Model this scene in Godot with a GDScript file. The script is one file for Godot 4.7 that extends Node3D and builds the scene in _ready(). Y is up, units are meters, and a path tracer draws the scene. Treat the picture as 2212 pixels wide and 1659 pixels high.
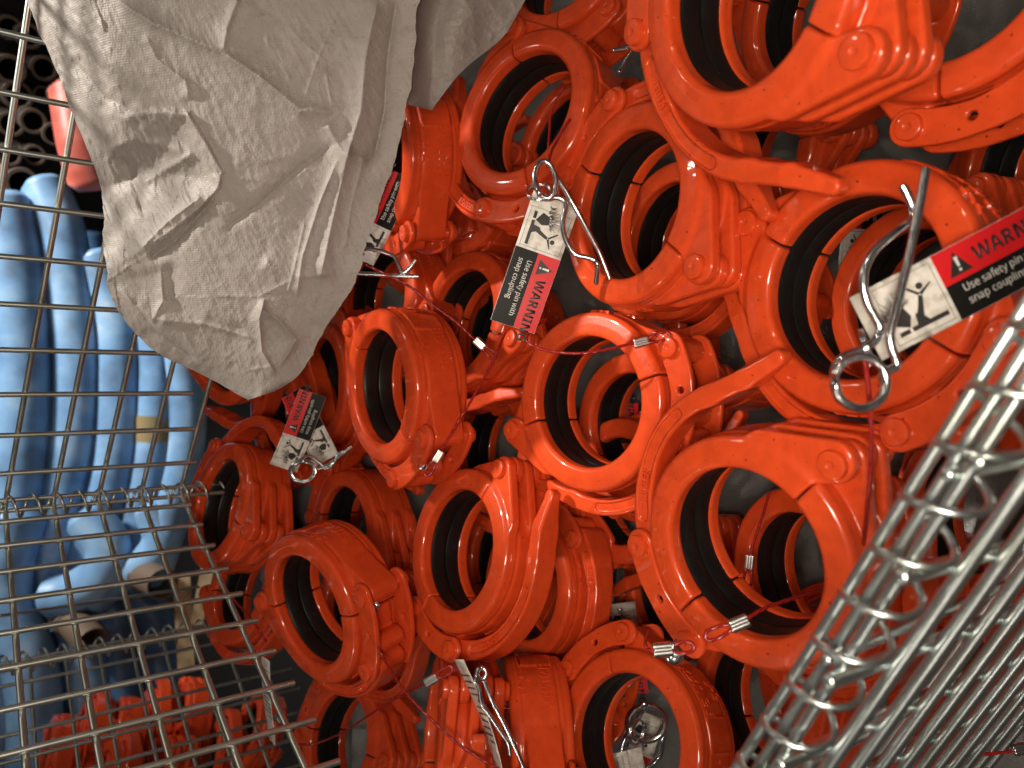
extends Node3D
# A wire basket heaped with orange snap couplings, seen from above by a camera held on its side.

const F := 1659.0          # focal length and picture centre, in the units of a 2212 x 1659 picture
const CX := 1106.0
const CY := 829.5
const R := 0.086           # outer radius of a coupling
const EYE := Vector3(0, 1.55, 0)
const PITCH := 38.0
var XC: Vector3
var YC: Vector3
var ZC: Vector3
var M := {}
var used := {}
var rng := RandomNumberGenerator.new()
var mesh_cache := {}

func _ready() -> void:
	rng.seed = 11
	var s := sin(deg_to_rad(PITCH))
	var c := cos(deg_to_rad(PITCH))
	XC = Vector3(0, -c, s)
	YC = Vector3(1, 0, 0)
	ZC = Vector3(0, s, c)
	# camera, held on its side (the left of the picture is up)
	var cam := Camera3D.new()
	cam.name = "camera"
	cam.transform = Transform3D(Basis(XC, YC, ZC), EYE)
	cam.near = 0.02
	cam.far = 60.0
	var lens := CameraAttributesPhysical.new()
	lens.frustum_focal_length = 24.0
	lens.frustum_focus_distance = 0.68
	lens.exposure_aperture = 6.0
	lens.frustum_near = 0.02
	lens.frustum_far = 60.0
	cam.attributes = lens
	add_child(cam)
	cam.current = true
	# surroundings: the dim air of a warehouse
	var env := Environment.new()
	env.background_mode = Environment.BG_COLOR
	env.background_color = lin(0.03, 0.028, 0.027)
	env.tonemap_mode = Environment.TONE_MAPPER_LINEAR
	env.tonemap_exposure = 1.0
	env.sdfgi_enabled = true
	env.ssao_enabled = true
	env.ssil_enabled = true
	var we := WorldEnvironment.new()
	we.name = "environment"
	we.environment = env
	add_child(we)
	lamps()
	make_materials()
	make_coupling_shapes()
	setting()
	heap()
	pins_and_tags()
	cables()
	sack()

func area(called: String, at: Vector3, towards: Vector3, size: Vector2, energy: float, color: Color) -> void:
	var l := AreaLight3D.new()
	l.name = called
	l.area_size = size
	l.light_energy = energy
	l.light_color = color
	l.shadow_enabled = true
	l.area_range = 12.0
	var up := Vector3(1, 0, 0)
	l.transform = Transform3D(Basis.looking_at((towards - at).normalized(), up), at)
	add_child(l)

func lamps() -> void:
	var mid := P(1250, 800, 0.75)
	# ceiling lamps over the aisle
	area("ceiling_lamp", mid + cam_dir(-0.45, 0.55, 0.7) * 2.2, mid, Vector2(0.16, 0.035), 0.34, Color(1, 0.93, 0.84))
	area("ceiling_lamp_beyond", mid + cam_dir(-0.62, -0.75, 0.22) * 2.2, mid, Vector2(0.16, 0.035), 0.29, Color(1, 0.95, 0.88))
	area("ceiling_lamp_far", mid + cam_dir(-0.9, 0.42, 0.10) * 2.4, P(300, 400, 0.9), Vector2(0.16, 0.05), 0.36, Color(1, 0.95, 0.88))
	# the lamp behind the photographer
	area("aisle_lamp", EYE - XC * 0.05 - YC * 0.05 + ZC * 0.15, P(1700, 850, 0.6), Vector2(0.22, 0.13), 0.54, Color(1, 0.94, 0.86))
	area("ceiling_lamp_side", mid + cam_dir(-0.25, -0.6, 0.75) * 2.3, mid, Vector2(0.16, 0.035), 0.27, Color(1, 0.95, 0.88))
	# the shaft of daylight that grazes the sack's flap and the left end of the heap
	var shaft := SpotLight3D.new()
	shaft.name = "daylight_shaft"
	shaft.light_energy = 12.0
	shaft.light_color = Color(1, 0.97, 0.92)
	shaft.light_size = 0.06
	shaft.spot_angle = 4.6
	shaft.spot_angle_attenuation = 0.6
	shaft.spot_range = 8.0
	shaft.shadow_enabled = true
	var aim := P(190, 300, 0.69)
	var from := aim + cam_dir(-0.88, 0.38, 0.30) * 2.4
	shaft.transform = Transform3D(Basis.looking_at((aim - from).normalized(), Vector3(1, 0, 0)), from)
	add_child(shaft)
	# light falling on the hose rack
	var rack_lamp := SpotLight3D.new()
	rack_lamp.name = "rack_lamp"
	rack_lamp.light_energy = 13.0
	rack_lamp.light_color = Color(1, 0.98, 0.94)
	rack_lamp.light_size = 0.22
	rack_lamp.spot_angle = 20.0
	rack_lamp.spot_angle_attenuation = 0.7
	rack_lamp.spot_range = 8.0
	rack_lamp.shadow_enabled = true
	var rack_aim := P(120, 720, 2.1)
	var rack_from := P(150, 800, 2.2) + Vector3(1.5, 1.8, 0.45)
	rack_lamp.transform = Transform3D(Basis.looking_at((rack_aim - rack_from).normalized(), Vector3(1, 0, 0)), rack_from)
	add_child(rack_lamp)

func heap() -> void:
	coupling(1597, 1197, 193, 0.77, 205, 44, true, "large coupling at lower right whose lever reaches up onto its neighbour's rim", 2, 8.0)
	coupling(1349, 442, 163, 0.63, 168, -42, true, "coupling under the safety pin, directly right of the hanging warning tag", 0)
	coupling(982, 1185, 131, 0.58, 175, 62, false, "coupling in the lower middle with its lever curling round its right side", 0, 0.0)
	coupling(1263, 868, 146, 0.78, 180, 201, true, "coupling in the middle with a red cable crossing its upper bore", 0)
	coupling(815, 836, 126, 0.44, 183, 118, true, "tilted coupling with cast lettering on its barrel and a cable at its lower link", 1)
	coupling(1120, 238, 139, 0.66, 146, 96, true, "coupling beside the sack at top centre with its lever down the left", 1, 14.0)
	coupling(1830, 620, 205, 0.85, 170, 148, true, "largest coupling at right, its bore crossed by the big tag and pin", 2)
	coupling(1588, -38, 225, 0.70, 172, -30, false, "near coupling cut by the top edge, its lever reaching down to the right", 2, 6.0)
	coupling(1347, 1600, 142, 0.80, 180, -80, false, "coupling cut by the bottom edge with a white text tag inside its bore", 2)
	coupling(661, 1320, 125, 0.48, 205, 172, true, "dark red-orange coupling at lower left in front of the wire corner", 1)
	coupling(466, 1089, 103, 0.40, 171, -42, true, "leftmost upright coupling with its lever over the top, next to the spiral corner", 1, 14.0)
	coupling(728, 1600, 100, 0.6, 180, -25, true, "coupling at the bottom left with a cable rivet on its left side", 1)
	coupling(464, 758, 92, 0.5, 190, 180, true, "far coupling half hidden under the tip of the sack", 1, 14.0)
	coupling(590, 900, 92, 0.42, 185, 90, false, "small far coupling behind the red cluster of warning tags", 1)
	coupling(694, 828, 98, 0.35, 180, -100, true, "narrow coupling squeezed behind the lettered barrel coupling", 1)
	coupling(990, 690, 115, 0.58, 165, -20, false, "coupling behind the hanging warning tag in the middle", 1)
	coupling(822, 335, 122, 0.35, 178, 100, true, "coupling half covered by the right edge of the sack", 1)
	coupling(1215, -95, 130, 0.6, 135, 85, false, "dark coupling at the top edge showing its link plate", 1)
	coupling(2035, -85, 215, 0.88, 150, 88, false, "coupling cut by the top right corner with a broad link plate", 2)
	coupling(738, 1150, 100, 0.5, 185, -40, true, "coupling behind the lower left ones with its lever along the top", 1, 14.0)
	coupling(1130, 1265, 114, 0.6, 180, -103, true, "lower coupling showing its hinge knuckle under the lower middle one", 0)
	coupling(1330, 1060, 118, 0.7, 180, -122, true, "lower coupling whose knuckle shows between the middle and lower right ones", 0)
	coupling(2080, 1090, 150, 0.7, 170, -86, false, "coupling behind the spiral rim at right with a round pin", 0)
	coupling(1800, 1500, 138, 0.7, 190, 30, true, "coupling behind the wire gate at lower right", 0)
	coupling(2010, 1370, 128, 0.7, 190, 130, false, "coupling deep behind the wire gate at far right", 0)
	coupling(930, 1590, 128, 0.10, 178, 75, false, "coupling standing on edge at the bottom, hinge side up", 0)
	coupling(1085, 1600, 128, 0.10, 182, 100, true, "coupling standing on edge at the bottom beside the crumpled tag", 0)
	coupling(515, 1265, 92, 0.5, 170, 190, true, "coupling with its knuckle below the leftmost upright one", 1)
	coupling(935, 548, 96, 0.6, 165, 210, false, "dark coupling in the gap between the sack's edge and the middle tag", 1)
	coupling(648, 1085, 86, 0.55, 178, 60, true, "dark coupling in the gap right of the leftmost upright one", 1)
	coupling(1610, 1525, 136, 0.65, 185, 20, false, "coupling between the bottom one and the wire gate", 0)
	coupling(1180, 1430, 106, 0.6, 180, 150, true, "coupling deep below the lower middle one's lever", 0)
	coupling(870, 470, 96, 0.55, 170, -60, false, "dark coupling below the sack's right edge, mostly in shade", 1)
	coupling(1052, 965, 106, 0.6, 175, 120, true, "coupling deep in the gap between the lettered barrel and the middle coupling", 1)
	coupling(2190, 360, 150, 0.6, 175, 200, false, "shaded coupling at the right edge above the big tag", 0)
	coupling(1640, 330, 118, 0.6, 170, 20, true, "shaded coupling under the near coupling's long lever", 0)
	coupling(1430, 1270, 112, 0.6, 182, 60, true, "shaded coupling left of the lower right one's link plate", 0)
	coupling(2418, 1376, 168, 0.9, 180, -112, false, "coupling beyond the gate at the lower right corner, only its lever tip in view", 0)
	coupling(806, 645, 104, 0.6, 172, 150, true, "shaded coupling under the sack's edge above the lettered barrel coupling", 1)
	# those in the second basket
	var edge := ["leftmost edge-on coupling in the second basket", "edge-on coupling in the second basket, right of the leftmost", "edge-on coupling in the middle of the second basket", "edge-on coupling in the second basket behind a thick mesh crossing", "edge-on coupling in the second basket nearest the spiral's right end", "dark coupling in the second basket with its lever pointing up", "lower edge-on coupling in the second basket by the bottom edge", "lower edge-on coupling in the second basket, right of centre", "lower edge-on coupling in the second basket by the white text tag"]
	var spots := [[92, 1632, 62, 0.12, 178, 86, true], [168, 1596, 60, 0.10, 182, 95, false], [236, 1590, 60, 0.14, 175, 88, true], [308, 1572, 58, 0.12, 184, 92, false], [380, 1556, 58, 0.2, 176, 84, true], [530, 1580, 60, 0.25, 170, -70, false], [210, 1690, 64, 0.3, 176, 100, false], [340, 1680, 62, 0.15, 182, 70, true], [450, 1640, 60, 0.2, 178, 95, false]]
	for i in spots.size():
		var q: Array = spots[i]
		var o := coupling(q[0], q[1], q[2], q[3], q[4], q[5], q[6], edge[i], 1)
		o.set_meta("group", "orange couplings in the second basket")
	# the second layer, seen through the bores
	coupling(1720, 1255, 150, 0.7, 190, 60, false, "coupling seen through the bore of the lower right one", 0)
	coupling(1440, 520, 128, 0.66, 170, 227, true, "coupling seen through the bore beside the safety pin", 0)
	coupling(1075, 1205, 100, 0.6, 178, 227, true, "coupling seen through the lower middle bore", 1)
	coupling(1360, 925, 122, 0.74, 185, 40, false, "coupling seen through the bore crossed by the red cable", 0)
	coupling(1215, 300, 112, 0.6, 150, 40, false, "coupling seen through the bore beside the sack", 1)
	coupling(1960, 650, 158, 0.8, 175, 60, false, "coupling seen through the largest bore at right", 0)
	coupling(1740, 20, 150, 0.7, 170, 170, true, "coupling seen through the bore at the top edge", 0)
	coupling(760, 1350, 104, 0.5, 200, 40, false, "coupling seen through the dark lower left bore", 1)
	coupling(965, 850, 84, 0.5, 183, 0, true, "coupling seen through the lettered barrel coupling", 1)
	coupling(1060, 720, 100, 0.6, 170, 120, true, "coupling seen behind the middle tag, through the bore", 1)
	coupling(1000, 420, 100, 0.6, 165, 40, true, "dark coupling in the gap left of the safety pin", 1)
	coupling(1545, 705, 128, 0.65, 170, 215, false, "lower coupling in the gap left of the largest one", 0)

# ------------------------------------------------------------------ places and names
func P(x: float, y: float, d: float) -> Vector3:      # the point d metres in front of the lens plane in that direction
	return EYE + XC * ((x - CX) / F * d) + YC * ((CY - y) / F * d) - ZC * d

func numbered(called: String) -> String:
	if not used.has(called):
		used[called] = 0
		return called
	used[called] += 1
	return "%s_%03d" % [called, used[called]]

func thing(called: String, label: String, category: String, group := "", at := Vector3.ZERO) -> Node3D:
	var o := Node3D.new()
	o.name = numbered(called)
	add_child(o)
	o.position = at
	tag(o, label, category, group)
	return o

func tag(o: Node, label: String, category: String, group := "") -> void:
	o.set_meta("label", label)
	o.set_meta("category", category)
	if group != "":
		o.set_meta("group", group)

func obj(called: String, mesh: Mesh, mat: Material, parent: Node = self) -> MeshInstance3D:
	var o := MeshInstance3D.new()
	o.name = numbered(called) if parent == self else called
	o.mesh = mesh
	if mat:
		o.material_override = mat
	parent.add_child(o, true)
	return o

# ------------------------------------------------------------------ meshes
func commit(v: PackedVector3Array, n: PackedVector3Array, uv: PackedVector2Array, idx: PackedInt32Array) -> ArrayMesh:
	for i in range(0, idx.size(), 3):
		var a := idx[i]
		var b := idx[i + 1]
		var c := idx[i + 2]
		if (v[b] - v[a]).cross(v[c] - v[a]).dot(n[a] + n[b] + n[c]) > 0.0:
			idx[i + 1] = c
			idx[i + 2] = b
	var arr := []
	arr.resize(Mesh.ARRAY_MAX)
	arr[Mesh.ARRAY_VERTEX] = v
	arr[Mesh.ARRAY_NORMAL] = n
	if uv.size():
		arr[Mesh.ARRAY_TEX_UV] = uv
	arr[Mesh.ARRAY_INDEX] = idx
	var m := ArrayMesh.new()
	m.add_surface_from_arrays(Mesh.PRIMITIVE_TRIANGLES, arr)
	return m

func smooth_path(pts: Array, per := 8, closed := false) -> PackedVector3Array:   # Catmull-Rom through the points
	var out := PackedVector3Array()
	var k := pts.size()
	var last := k if closed else k - 1
	for i in last:
		var a: Vector3 = pts[(i - 1 + k) % k] if closed or i > 0 else pts[0] * 2.0 - pts[1]
		var b: Vector3 = pts[i]
		var c: Vector3 = pts[(i + 1) % k]
		var d: Vector3 = pts[(i + 2) % k] if closed or i + 2 < k else pts[k - 1] * 2.0 - pts[k - 2]
		for s in per:
			out.append(b.cubic_interpolate(c, a, d, float(s) / per))
	if not closed:
		out.append(pts[k - 1])
	return out

# a round bar along a path; every vertex goes through parallel-transported frames; rounded ends
func tube(path: PackedVector3Array, rad: float, sides := 10, radii := PackedFloat32Array(), caps := true) -> ArrayMesh:
	var v := PackedVector3Array()
	var n := PackedVector3Array()
	var uv := PackedVector2Array()
	var idx := PackedInt32Array()
	var k := path.size()
	var t0 := (path[1] - path[0]).normalized()
	var side := t0.cross(Vector3(0.31, 0.87, 0.38)).normalized()
	var long := 0.0
	for i in k:
		var t := (path[mini(i + 1, k - 1)] - path[maxi(i - 1, 0)]).normalized()
		side = (side - t * side.dot(t)).normalized()
		var up := t.cross(side)
		var r := radii[i] if radii.size() else rad
		if i > 0:
			long += path[i].distance_to(path[i - 1])
		for s in sides + 1:
			var a := TAU * s / sides
			var d := side * cos(a) + up * sin(a)
			v.append(path[i] + d * r)
			n.append(d)
			uv.append(Vector2(float(s) / sides, long / (rad * TAU)))
	for i in k - 1:
		for s in sides:
			var a := i * (sides + 1) + s
			var b := a + sides + 1
			idx.append_array(PackedInt32Array([a, b, a + 1, a + 1, b, b + 1]))
	if caps:
		for e in 2:
			var i := 0 if e == 0 else k - 1
			var t := (path[0] - path[1]).normalized() if e == 0 else (path[k - 1] - path[k - 2]).normalized()
			var r := radii[i] if radii.size() else rad
			var base := i * (sides + 1)
			var first := v.size()
			for s in sides + 1:
				v.append(path[i] + n[base + s] * r * 0.7 + t * r * 0.35)
				n.append((n[base + s] * 0.6 + t).normalized())
				uv.append(Vector2(0.5, 0.5))
			var mid := v.size()
			v.append(path[i] + t * r * 0.42)
			n.append(t)
			uv.append(Vector2(0.5, 0.5))
			for s in sides:
				idx.append_array(PackedInt32Array([base + s, base + s + 1, first + s, first + s, base + s + 1, first + s + 1, first + s, first + s + 1, mid]))
	return commit(v, n, uv, idx)

func bar(a: Vector3, b: Vector3, rad: float, sides := 10) -> ArrayMesh:
	return tube(PackedVector3Array([a, a.lerp(b, 0.5), b]), rad, sides)

# a profile of (radius, z) points turned about the z axis; sharp where the profile bends past 40 degrees
func lathe(profile: Array, segs := 48, from := 0.0, to := TAU) -> ArrayMesh:
	var v := PackedVector3Array()
	var n := PackedVector3Array()
	var uv := PackedVector2Array()
	var idx := PackedInt32Array()
	for j in profile.size() - 1:
		var p: Vector2 = profile[j]
		var q: Vector2 = profile[j + 1]
		var d := (q - p).normalized()
		var nn := [Vector2(d.y, -d.x), Vector2(d.y, -d.x)]
		if j > 0:
			var e: Vector2 = (p - profile[j - 1]).normalized()
			if e.dot(d) > 0.75:
				nn[0] = Vector2(d.y + e.y, -d.x - e.x).normalized()
		if j + 2 < profile.size():
			var e: Vector2 = (profile[j + 2] - q).normalized()
			if e.dot(d) > 0.75:
				nn[1] = Vector2(d.y + e.y, -d.x - e.x).normalized()
		var base := v.size()
		for s in segs + 1:
			var a := lerpf(from, to, float(s) / segs)
			var c := Vector2(cos(a), sin(a))
			for e in 2:
				var w: Vector2 = p if e == 0 else q
				v.append(Vector3(c.x * w.x, c.y * w.x, w.y))
				n.append(Vector3(c.x * nn[e].x, c.y * nn[e].x, nn[e].y))
				uv.append(Vector2(a, w.y))
		for s in segs:
			var a := base + s * 2
			idx.append_array(PackedInt32Array([a, a + 1, a + 2, a + 1, a + 3, a + 2]))
	return commit(v, n, uv, idx)

# surface nets over a signed distance; cells away from the surface are skipped block by block
func nets(f: Callable, lo: Vector3, hi: Vector3, cell: float, scale: float) -> ArrayMesh:
	var B := 5
	var nb := Vector3i(ceili((hi.x - lo.x) / cell / B), ceili((hi.y - lo.y) / cell / B), ceili((hi.z - lo.z) / cell / B))
	var nc := nb * B
	var sx := nc.x + 1
	var sxy := sx * (nc.y + 1)
	var val := PackedFloat32Array()
	val.resize(sxy * (nc.z + 1))
	val.fill(1000.0)
	var vert := PackedInt32Array()
	vert.resize(sxy * (nc.z + 1))
	vert.fill(-1)
	var blocks: Array[Vector3i] = []
	var reach := cell * B * 0.5 * 1.7321 * 1.15
	for bz in nb.z:
		for by in nb.y:
			for bx in nb.x:
				var c := lo + Vector3(bx + 0.5, by + 0.5, bz + 0.5) * (cell * B)
				if absf(f.call(c)) < reach:
					blocks.append(Vector3i(bx, by, bz) * B)
					for z in B + 1:
						for y in B + 1:
							for x in B + 1:
								var i := (bx * B + x) + (by * B + y) * sx + (bz * B + z) * sxy
								if val[i] > 999.0:
									val[i] = f.call(lo + Vector3(bx * B + x, by * B + y, bz * B + z) * cell)
	var v := PackedVector3Array()
	var n := PackedVector3Array()
	var idx := PackedInt32Array()
	var off := PackedInt32Array([0, 1, sx, sx + 1, sxy, sxy + 1, sxy + sx, sxy + sx + 1])
	var pos := [Vector3(0, 0, 0), Vector3(1, 0, 0), Vector3(0, 1, 0), Vector3(1, 1, 0), Vector3(0, 0, 1), Vector3(1, 0, 1), Vector3(0, 1, 1), Vector3(1, 1, 1)]
	var edges := [[0, 1], [2, 3], [4, 5], [6, 7], [0, 2], [1, 3], [4, 6], [5, 7], [0, 4], [1, 5], [2, 6], [3, 7]]
	var h := cell * 0.35
	var k1 := Vector3(1, -1, -1)
	var k2 := Vector3(-1, -1, 1)
	var k3 := Vector3(-1, 1, -1)
	var k4 := Vector3(1, 1, 1)
	for b in blocks:
		for z in B:
			for y in B:
				for x in B:
					var i := (b.x + x) + (b.y + y) * sx + (b.z + z) * sxy
					var mask := 0
					for e in 8:
						if val[i + off[e]] < 0.0:
							mask |= 1 << e
					if mask == 0 or mask == 255:
						continue
					var sum := Vector3.ZERO
					var hits := 0
					for e in edges:
						var a: int = e[0]
						var c: int = e[1]
						if (mask >> a & 1) != (mask >> c & 1):
							var va := val[i + off[a]]
							sum += pos[a].lerp(pos[c], va / (va - val[i + off[c]]))
							hits += 1
					var p := lo + (Vector3(b.x + x, b.y + y, b.z + z) + sum / hits) * cell
					var g: Vector3 = k1 * float(f.call(p + k1 * h)) + k2 * float(f.call(p + k2 * h)) + k3 * float(f.call(p + k3 * h)) + k4 * float(f.call(p + k4 * h))
					g = g.normalized()
					vert[i] = v.size()
					v.append(p * scale)
					n.append(g)
	var ax := [1, sx, sxy]
	for b in blocks:
		for z in B:
			for y in B:
				for x in B:
					var i := (b.x + x) + (b.y + y) * sx + (b.z + z) * sxy
					if vert[i] < 0:
						continue
					for a in 3:
						var d: int = ax[a]
						var d1: int = ax[(a + 1) % 3]
						var d2: int = ax[(a + 2) % 3]
						if (val[i] < 0.0) == (val[i + d] < 0.0) or i - d1 - d2 < 0:
							continue
						var q0 := vert[i]
						var q1 := vert[i - d1]
						var q2 := vert[i - d1 - d2]
						var q3 := vert[i - d2]
						if q1 < 0 or q2 < 0 or q3 < 0:
							continue
						idx.append_array(PackedInt32Array([q0, q1, q2, q0, q2, q3]))
	return commit(v, n, PackedVector2Array(), idx)

# ------------------------------------------------------------------ signed distances of a coupling, in outer radii
static func smin(a: float, b: float, k: float) -> float:
	var h := maxf(k - absf(a - b), 0.0) / k
	return minf(a, b) - h * h * k * 0.25

static func smax(a: float, b: float, k: float) -> float:
	var h := maxf(k - absf(a - b), 0.0) / k
	return maxf(a, b) + h * h * k * 0.25

static func rbox(x: float, y: float, hx: float, hy: float, r: float) -> float:
	var qx := absf(x) - hx + r
	var qy := absf(y) - hy + r
	return minf(maxf(qx, qy), 0.0) + sqrt(maxf(qx, 0.0) ** 2 + maxf(qy, 0.0) ** 2) - r

static func slab(d: float, z: float, half: float, r: float) -> float:      # a flat outline d given a thickness and round edges
	var qx := d + r
	var qy := absf(z) - half + r
	return minf(maxf(qx, qy), 0.0) + sqrt(maxf(qx, 0.0) ** 2 + maxf(qy, 0.0) ** 2) - r

static func cone(p: Vector2, a: Vector2, b: Vector2, ra: float, rb: float) -> float:
	var ba := b - a
	var t := clampf((p - a).dot(ba) / ba.length_squared(), 0.0, 1.0)
	return (p - a - ba * t).length() - lerpf(ra, rb, t)

static func polar(r: float, deg: float) -> Vector2:
	return Vector2(cos(deg_to_rad(deg)), sin(deg_to_rad(deg))) * r

static func ring(p: Vector3) -> float:
	var r := sqrt(p.x * p.x + p.y * p.y)
	var z := absf(p.z)
	var barrel := rbox(r - 0.91, z, 0.08, 0.24, 0.03)
	var flange := rbox(r - 0.843, z - 0.285 + 0.12 * maxf(0.0, r - 0.84), 0.133, 0.09, 0.055)
	var d := smin(barrel, flange, 0.03)
	return smax(d, 0.024 - sqrt((r - 1.0) ** 2 + (z - 0.212) ** 2), 0.02)

static func upper_half(p: Vector3) -> float:
	var d := smax(ring(p), 0.007 - p.y, 0.022)
	var w := Vector2(p.x, p.y)
	if p.x > 0.35:
		var c := cone(w, Vector2(0.74, 0.42), Vector2(1.17, 0.015), 0.2, 0.165)
		d = smin(d, maxf(slab(c, absf(p.z) - 0.13, 0.062, 0.035), 0.84 - w.length()), 0.05)
	elif p.x < -0.35:
		var c := cone(w, polar(0.86, 150), polar(1.13, 169), 0.17, 0.13)
		d = smin(d, maxf(slab(c, p.z, 0.205, 0.03), 0.84 - w.length()), 0.05)
	# a pad across the barrel
	var q := rbox(p.x - 0.1, p.z, 0.17, 0.2, 0.04)
	if p.y > 0.6 and q < 0.1:
		d = smin(d, maxf(absf(sqrt(p.x * p.x + p.y * p.y) - 0.945) - 0.06, q), 0.03)
	return d

static func lower_half(p: Vector3) -> float:
	var d := smax(ring(p), 0.007 + p.y, 0.022)
	var w := Vector2(p.x, p.y)
	if p.x > 0.35:
		var c := cone(w, Vector2(0.74, -0.42), Vector2(1.17, -0.015), 0.22, 0.165)
		d = smin(d, maxf(minf(slab(c, absf(p.z) - 0.265, 0.064, 0.035), slab(c, p.z, 0.062, 0.035)), 0.84 - w.length()), 0.05)
	elif p.x < -0.35:
		var c := cone(w, polar(0.86, 216), polar(1.1, 203), 0.16, 0.12)
		d = smin(d, maxf(slab(c, p.z, 0.205, 0.03), 0.84 - w.length()), 0.05)
	return d

static func link_plate(p: Vector3) -> float:
	var r := sqrt(p.x * p.x + p.y * p.y)
	var a := rad_to_deg(atan2(p.y, p.x))
	if a < 0:
		a += 360.0
	var w := Vector2(p.x, p.y)
	var t := clampf(a, 168, 217)
	var d := (w - polar(1.16, t)).length() - (0.128 + 0.02 * absf(t - 192.5) / 24.5)
	d = smax(d, 0.034 - (w - polar(1.15, 191)).length(), 0.02)
	return slab(d, p.z, 0.034, 0.022)

static var lever_end := 306.0

static func lever_bar(p: Vector3) -> float:
	var a := rad_to_deg(atan2(p.y, p.x))
	if a < 0:
		a += 360.0
	var w := Vector2(p.x, p.y)
	var t := clampf(a, 216.0, lever_end)
	var s := (t - 216.0) / 90.0
	var d := (w - polar(1.165 - 0.01 * s, t)).length() - lerpf(0.125, 0.092, minf(1.0, s * 2.2))
	var tip := polar(1.155, lever_end) + polar(0.36, lever_end - 276.0)
	d = smin(d, cone(w, polar(1.155, lever_end - 3.0), tip, 0.09, 0.086), 0.04)
	d = smin(d, cone(w, tip, tip + polar(0.33, lever_end - 284.0), 0.086, 0.068), 0.03)
	var half := lerpf(0.2, 0.15, minf(1.0, s * 2.5))
	if (w - tip).length() < 0.5 and w.distance_to(polar(1.155, lever_end)) > 0.3:
		half = lerpf(0.15, 0.075, clampf((w - polar(1.155, lever_end)).length() - 0.3, 0.0, 0.34) / 0.34)
	var e := slab(d, p.z, half, 0.035)
	var m := clampf(a, 229.0, 286.0)
	var slot := slab((w - polar(1.158, m)).length() - 0.05, absf(p.z) - half, 0.024, 0.01)
	return smax(e, -slot, 0.014)

func bent_text(words: String, h: float, radius: float, around: bool, depth: float) -> ArrayMesh:   # lettering cast on a barrel (around) or along the lever's face
	var t := lettering(words, h, depth, true)
	var arr := t.surface_get_arrays(0)
	var v: PackedVector3Array = arr[Mesh.ARRAY_VERTEX]
	var n: PackedVector3Array = arr[Mesh.ARRAY_NORMAL]
	for i in v.size():
		var a := v[i].x / radius
		if around:
			v[i] = Vector3(sin(a) * (radius + v[i].z), cos(a) * (radius + v[i].z), v[i].y)
			n[i] = Vector3(sin(a) * n[i].z + cos(a) * n[i].x, cos(a) * n[i].z - sin(a) * n[i].x, n[i].y)
		else:
			v[i] = Vector3(sin(a) * (radius + v[i].y), cos(a) * (radius + v[i].y), v[i].z)
			n[i] = Vector3(sin(a) * n[i].y + cos(a) * n[i].x, cos(a) * n[i].y - sin(a) * n[i].x, n[i].z)
	var idx: PackedInt32Array = arr[Mesh.ARRAY_INDEX] if arr[Mesh.ARRAY_INDEX] != null else PackedInt32Array(range(v.size()))
	return commit(v, n, PackedVector2Array(), idx)

func lettering(words: String, h: float, depth := 0.0002, bold := true, left := false) -> ArrayMesh:
	var key := "%s %f %f %s %s" % [words, h, depth, bold, left]
	if mesh_cache.has(key):
		return mesh_cache[key]
	var f := SystemFont.new()
	f.font_names = PackedStringArray(["Droid Sans"])
	f.font_weight = 700 if bold else 400
	var t := TextMesh.new()
	t.font = f
	t.text = words
	t.font_size = 32
	t.pixel_size = h / 32.0 / 0.72
	t.curve_step = 3.0
	t.depth = depth
	t.horizontal_alignment = HORIZONTAL_ALIGNMENT_LEFT if left else HORIZONTAL_ALIGNMENT_CENTER
	var arr := t.get_mesh_arrays()
	var v: PackedVector3Array = arr[Mesh.ARRAY_VERTEX]
	var n: PackedVector3Array = arr[Mesh.ARRAY_NORMAL]
	var idx: PackedInt32Array = arr[Mesh.ARRAY_INDEX] if arr[Mesh.ARRAY_INDEX] != null else PackedInt32Array(range(v.size()))
	mesh_cache[key] = commit(v, n, PackedVector2Array(), idx)
	return mesh_cache[key]

# ------------------------------------------------------------------ materials
func noise_tex(freq: float, seed_: int, size: int, ramp: Array = [], kind := FastNoiseLite.TYPE_SIMPLEX_SMOOTH, oct := 4) -> NoiseTexture2D:
	var f := FastNoiseLite.new()
	f.noise_type = kind
	f.frequency = freq
	f.seed = seed_
	f.fractal_octaves = oct
	var t := NoiseTexture2D.new()
	t.width = size
	t.height = size
	t.seamless = true
	t.noise = f
	if ramp.size():
		var g := Gradient.new()
		g.offsets = PackedFloat32Array(ramp[0])
		g.colors = PackedColorArray(ramp[1])
		t.color_ramp = g
	return t

func lin(r: float, g: float, b: float) -> Color:
	return Color(r, g, b).linear_to_srgb()

func std(color: Color, rough: float, metal := 0.0) -> StandardMaterial3D:
	var m := StandardMaterial3D.new()
	m.albedo_color = color
	m.roughness = rough
	m.metallic = metal
	return m

func tri(m: StandardMaterial3D, per_metre: float) -> void:
	m.uv1_triplanar = true
	m.uv1_scale = Vector3.ONE * per_metre

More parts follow.
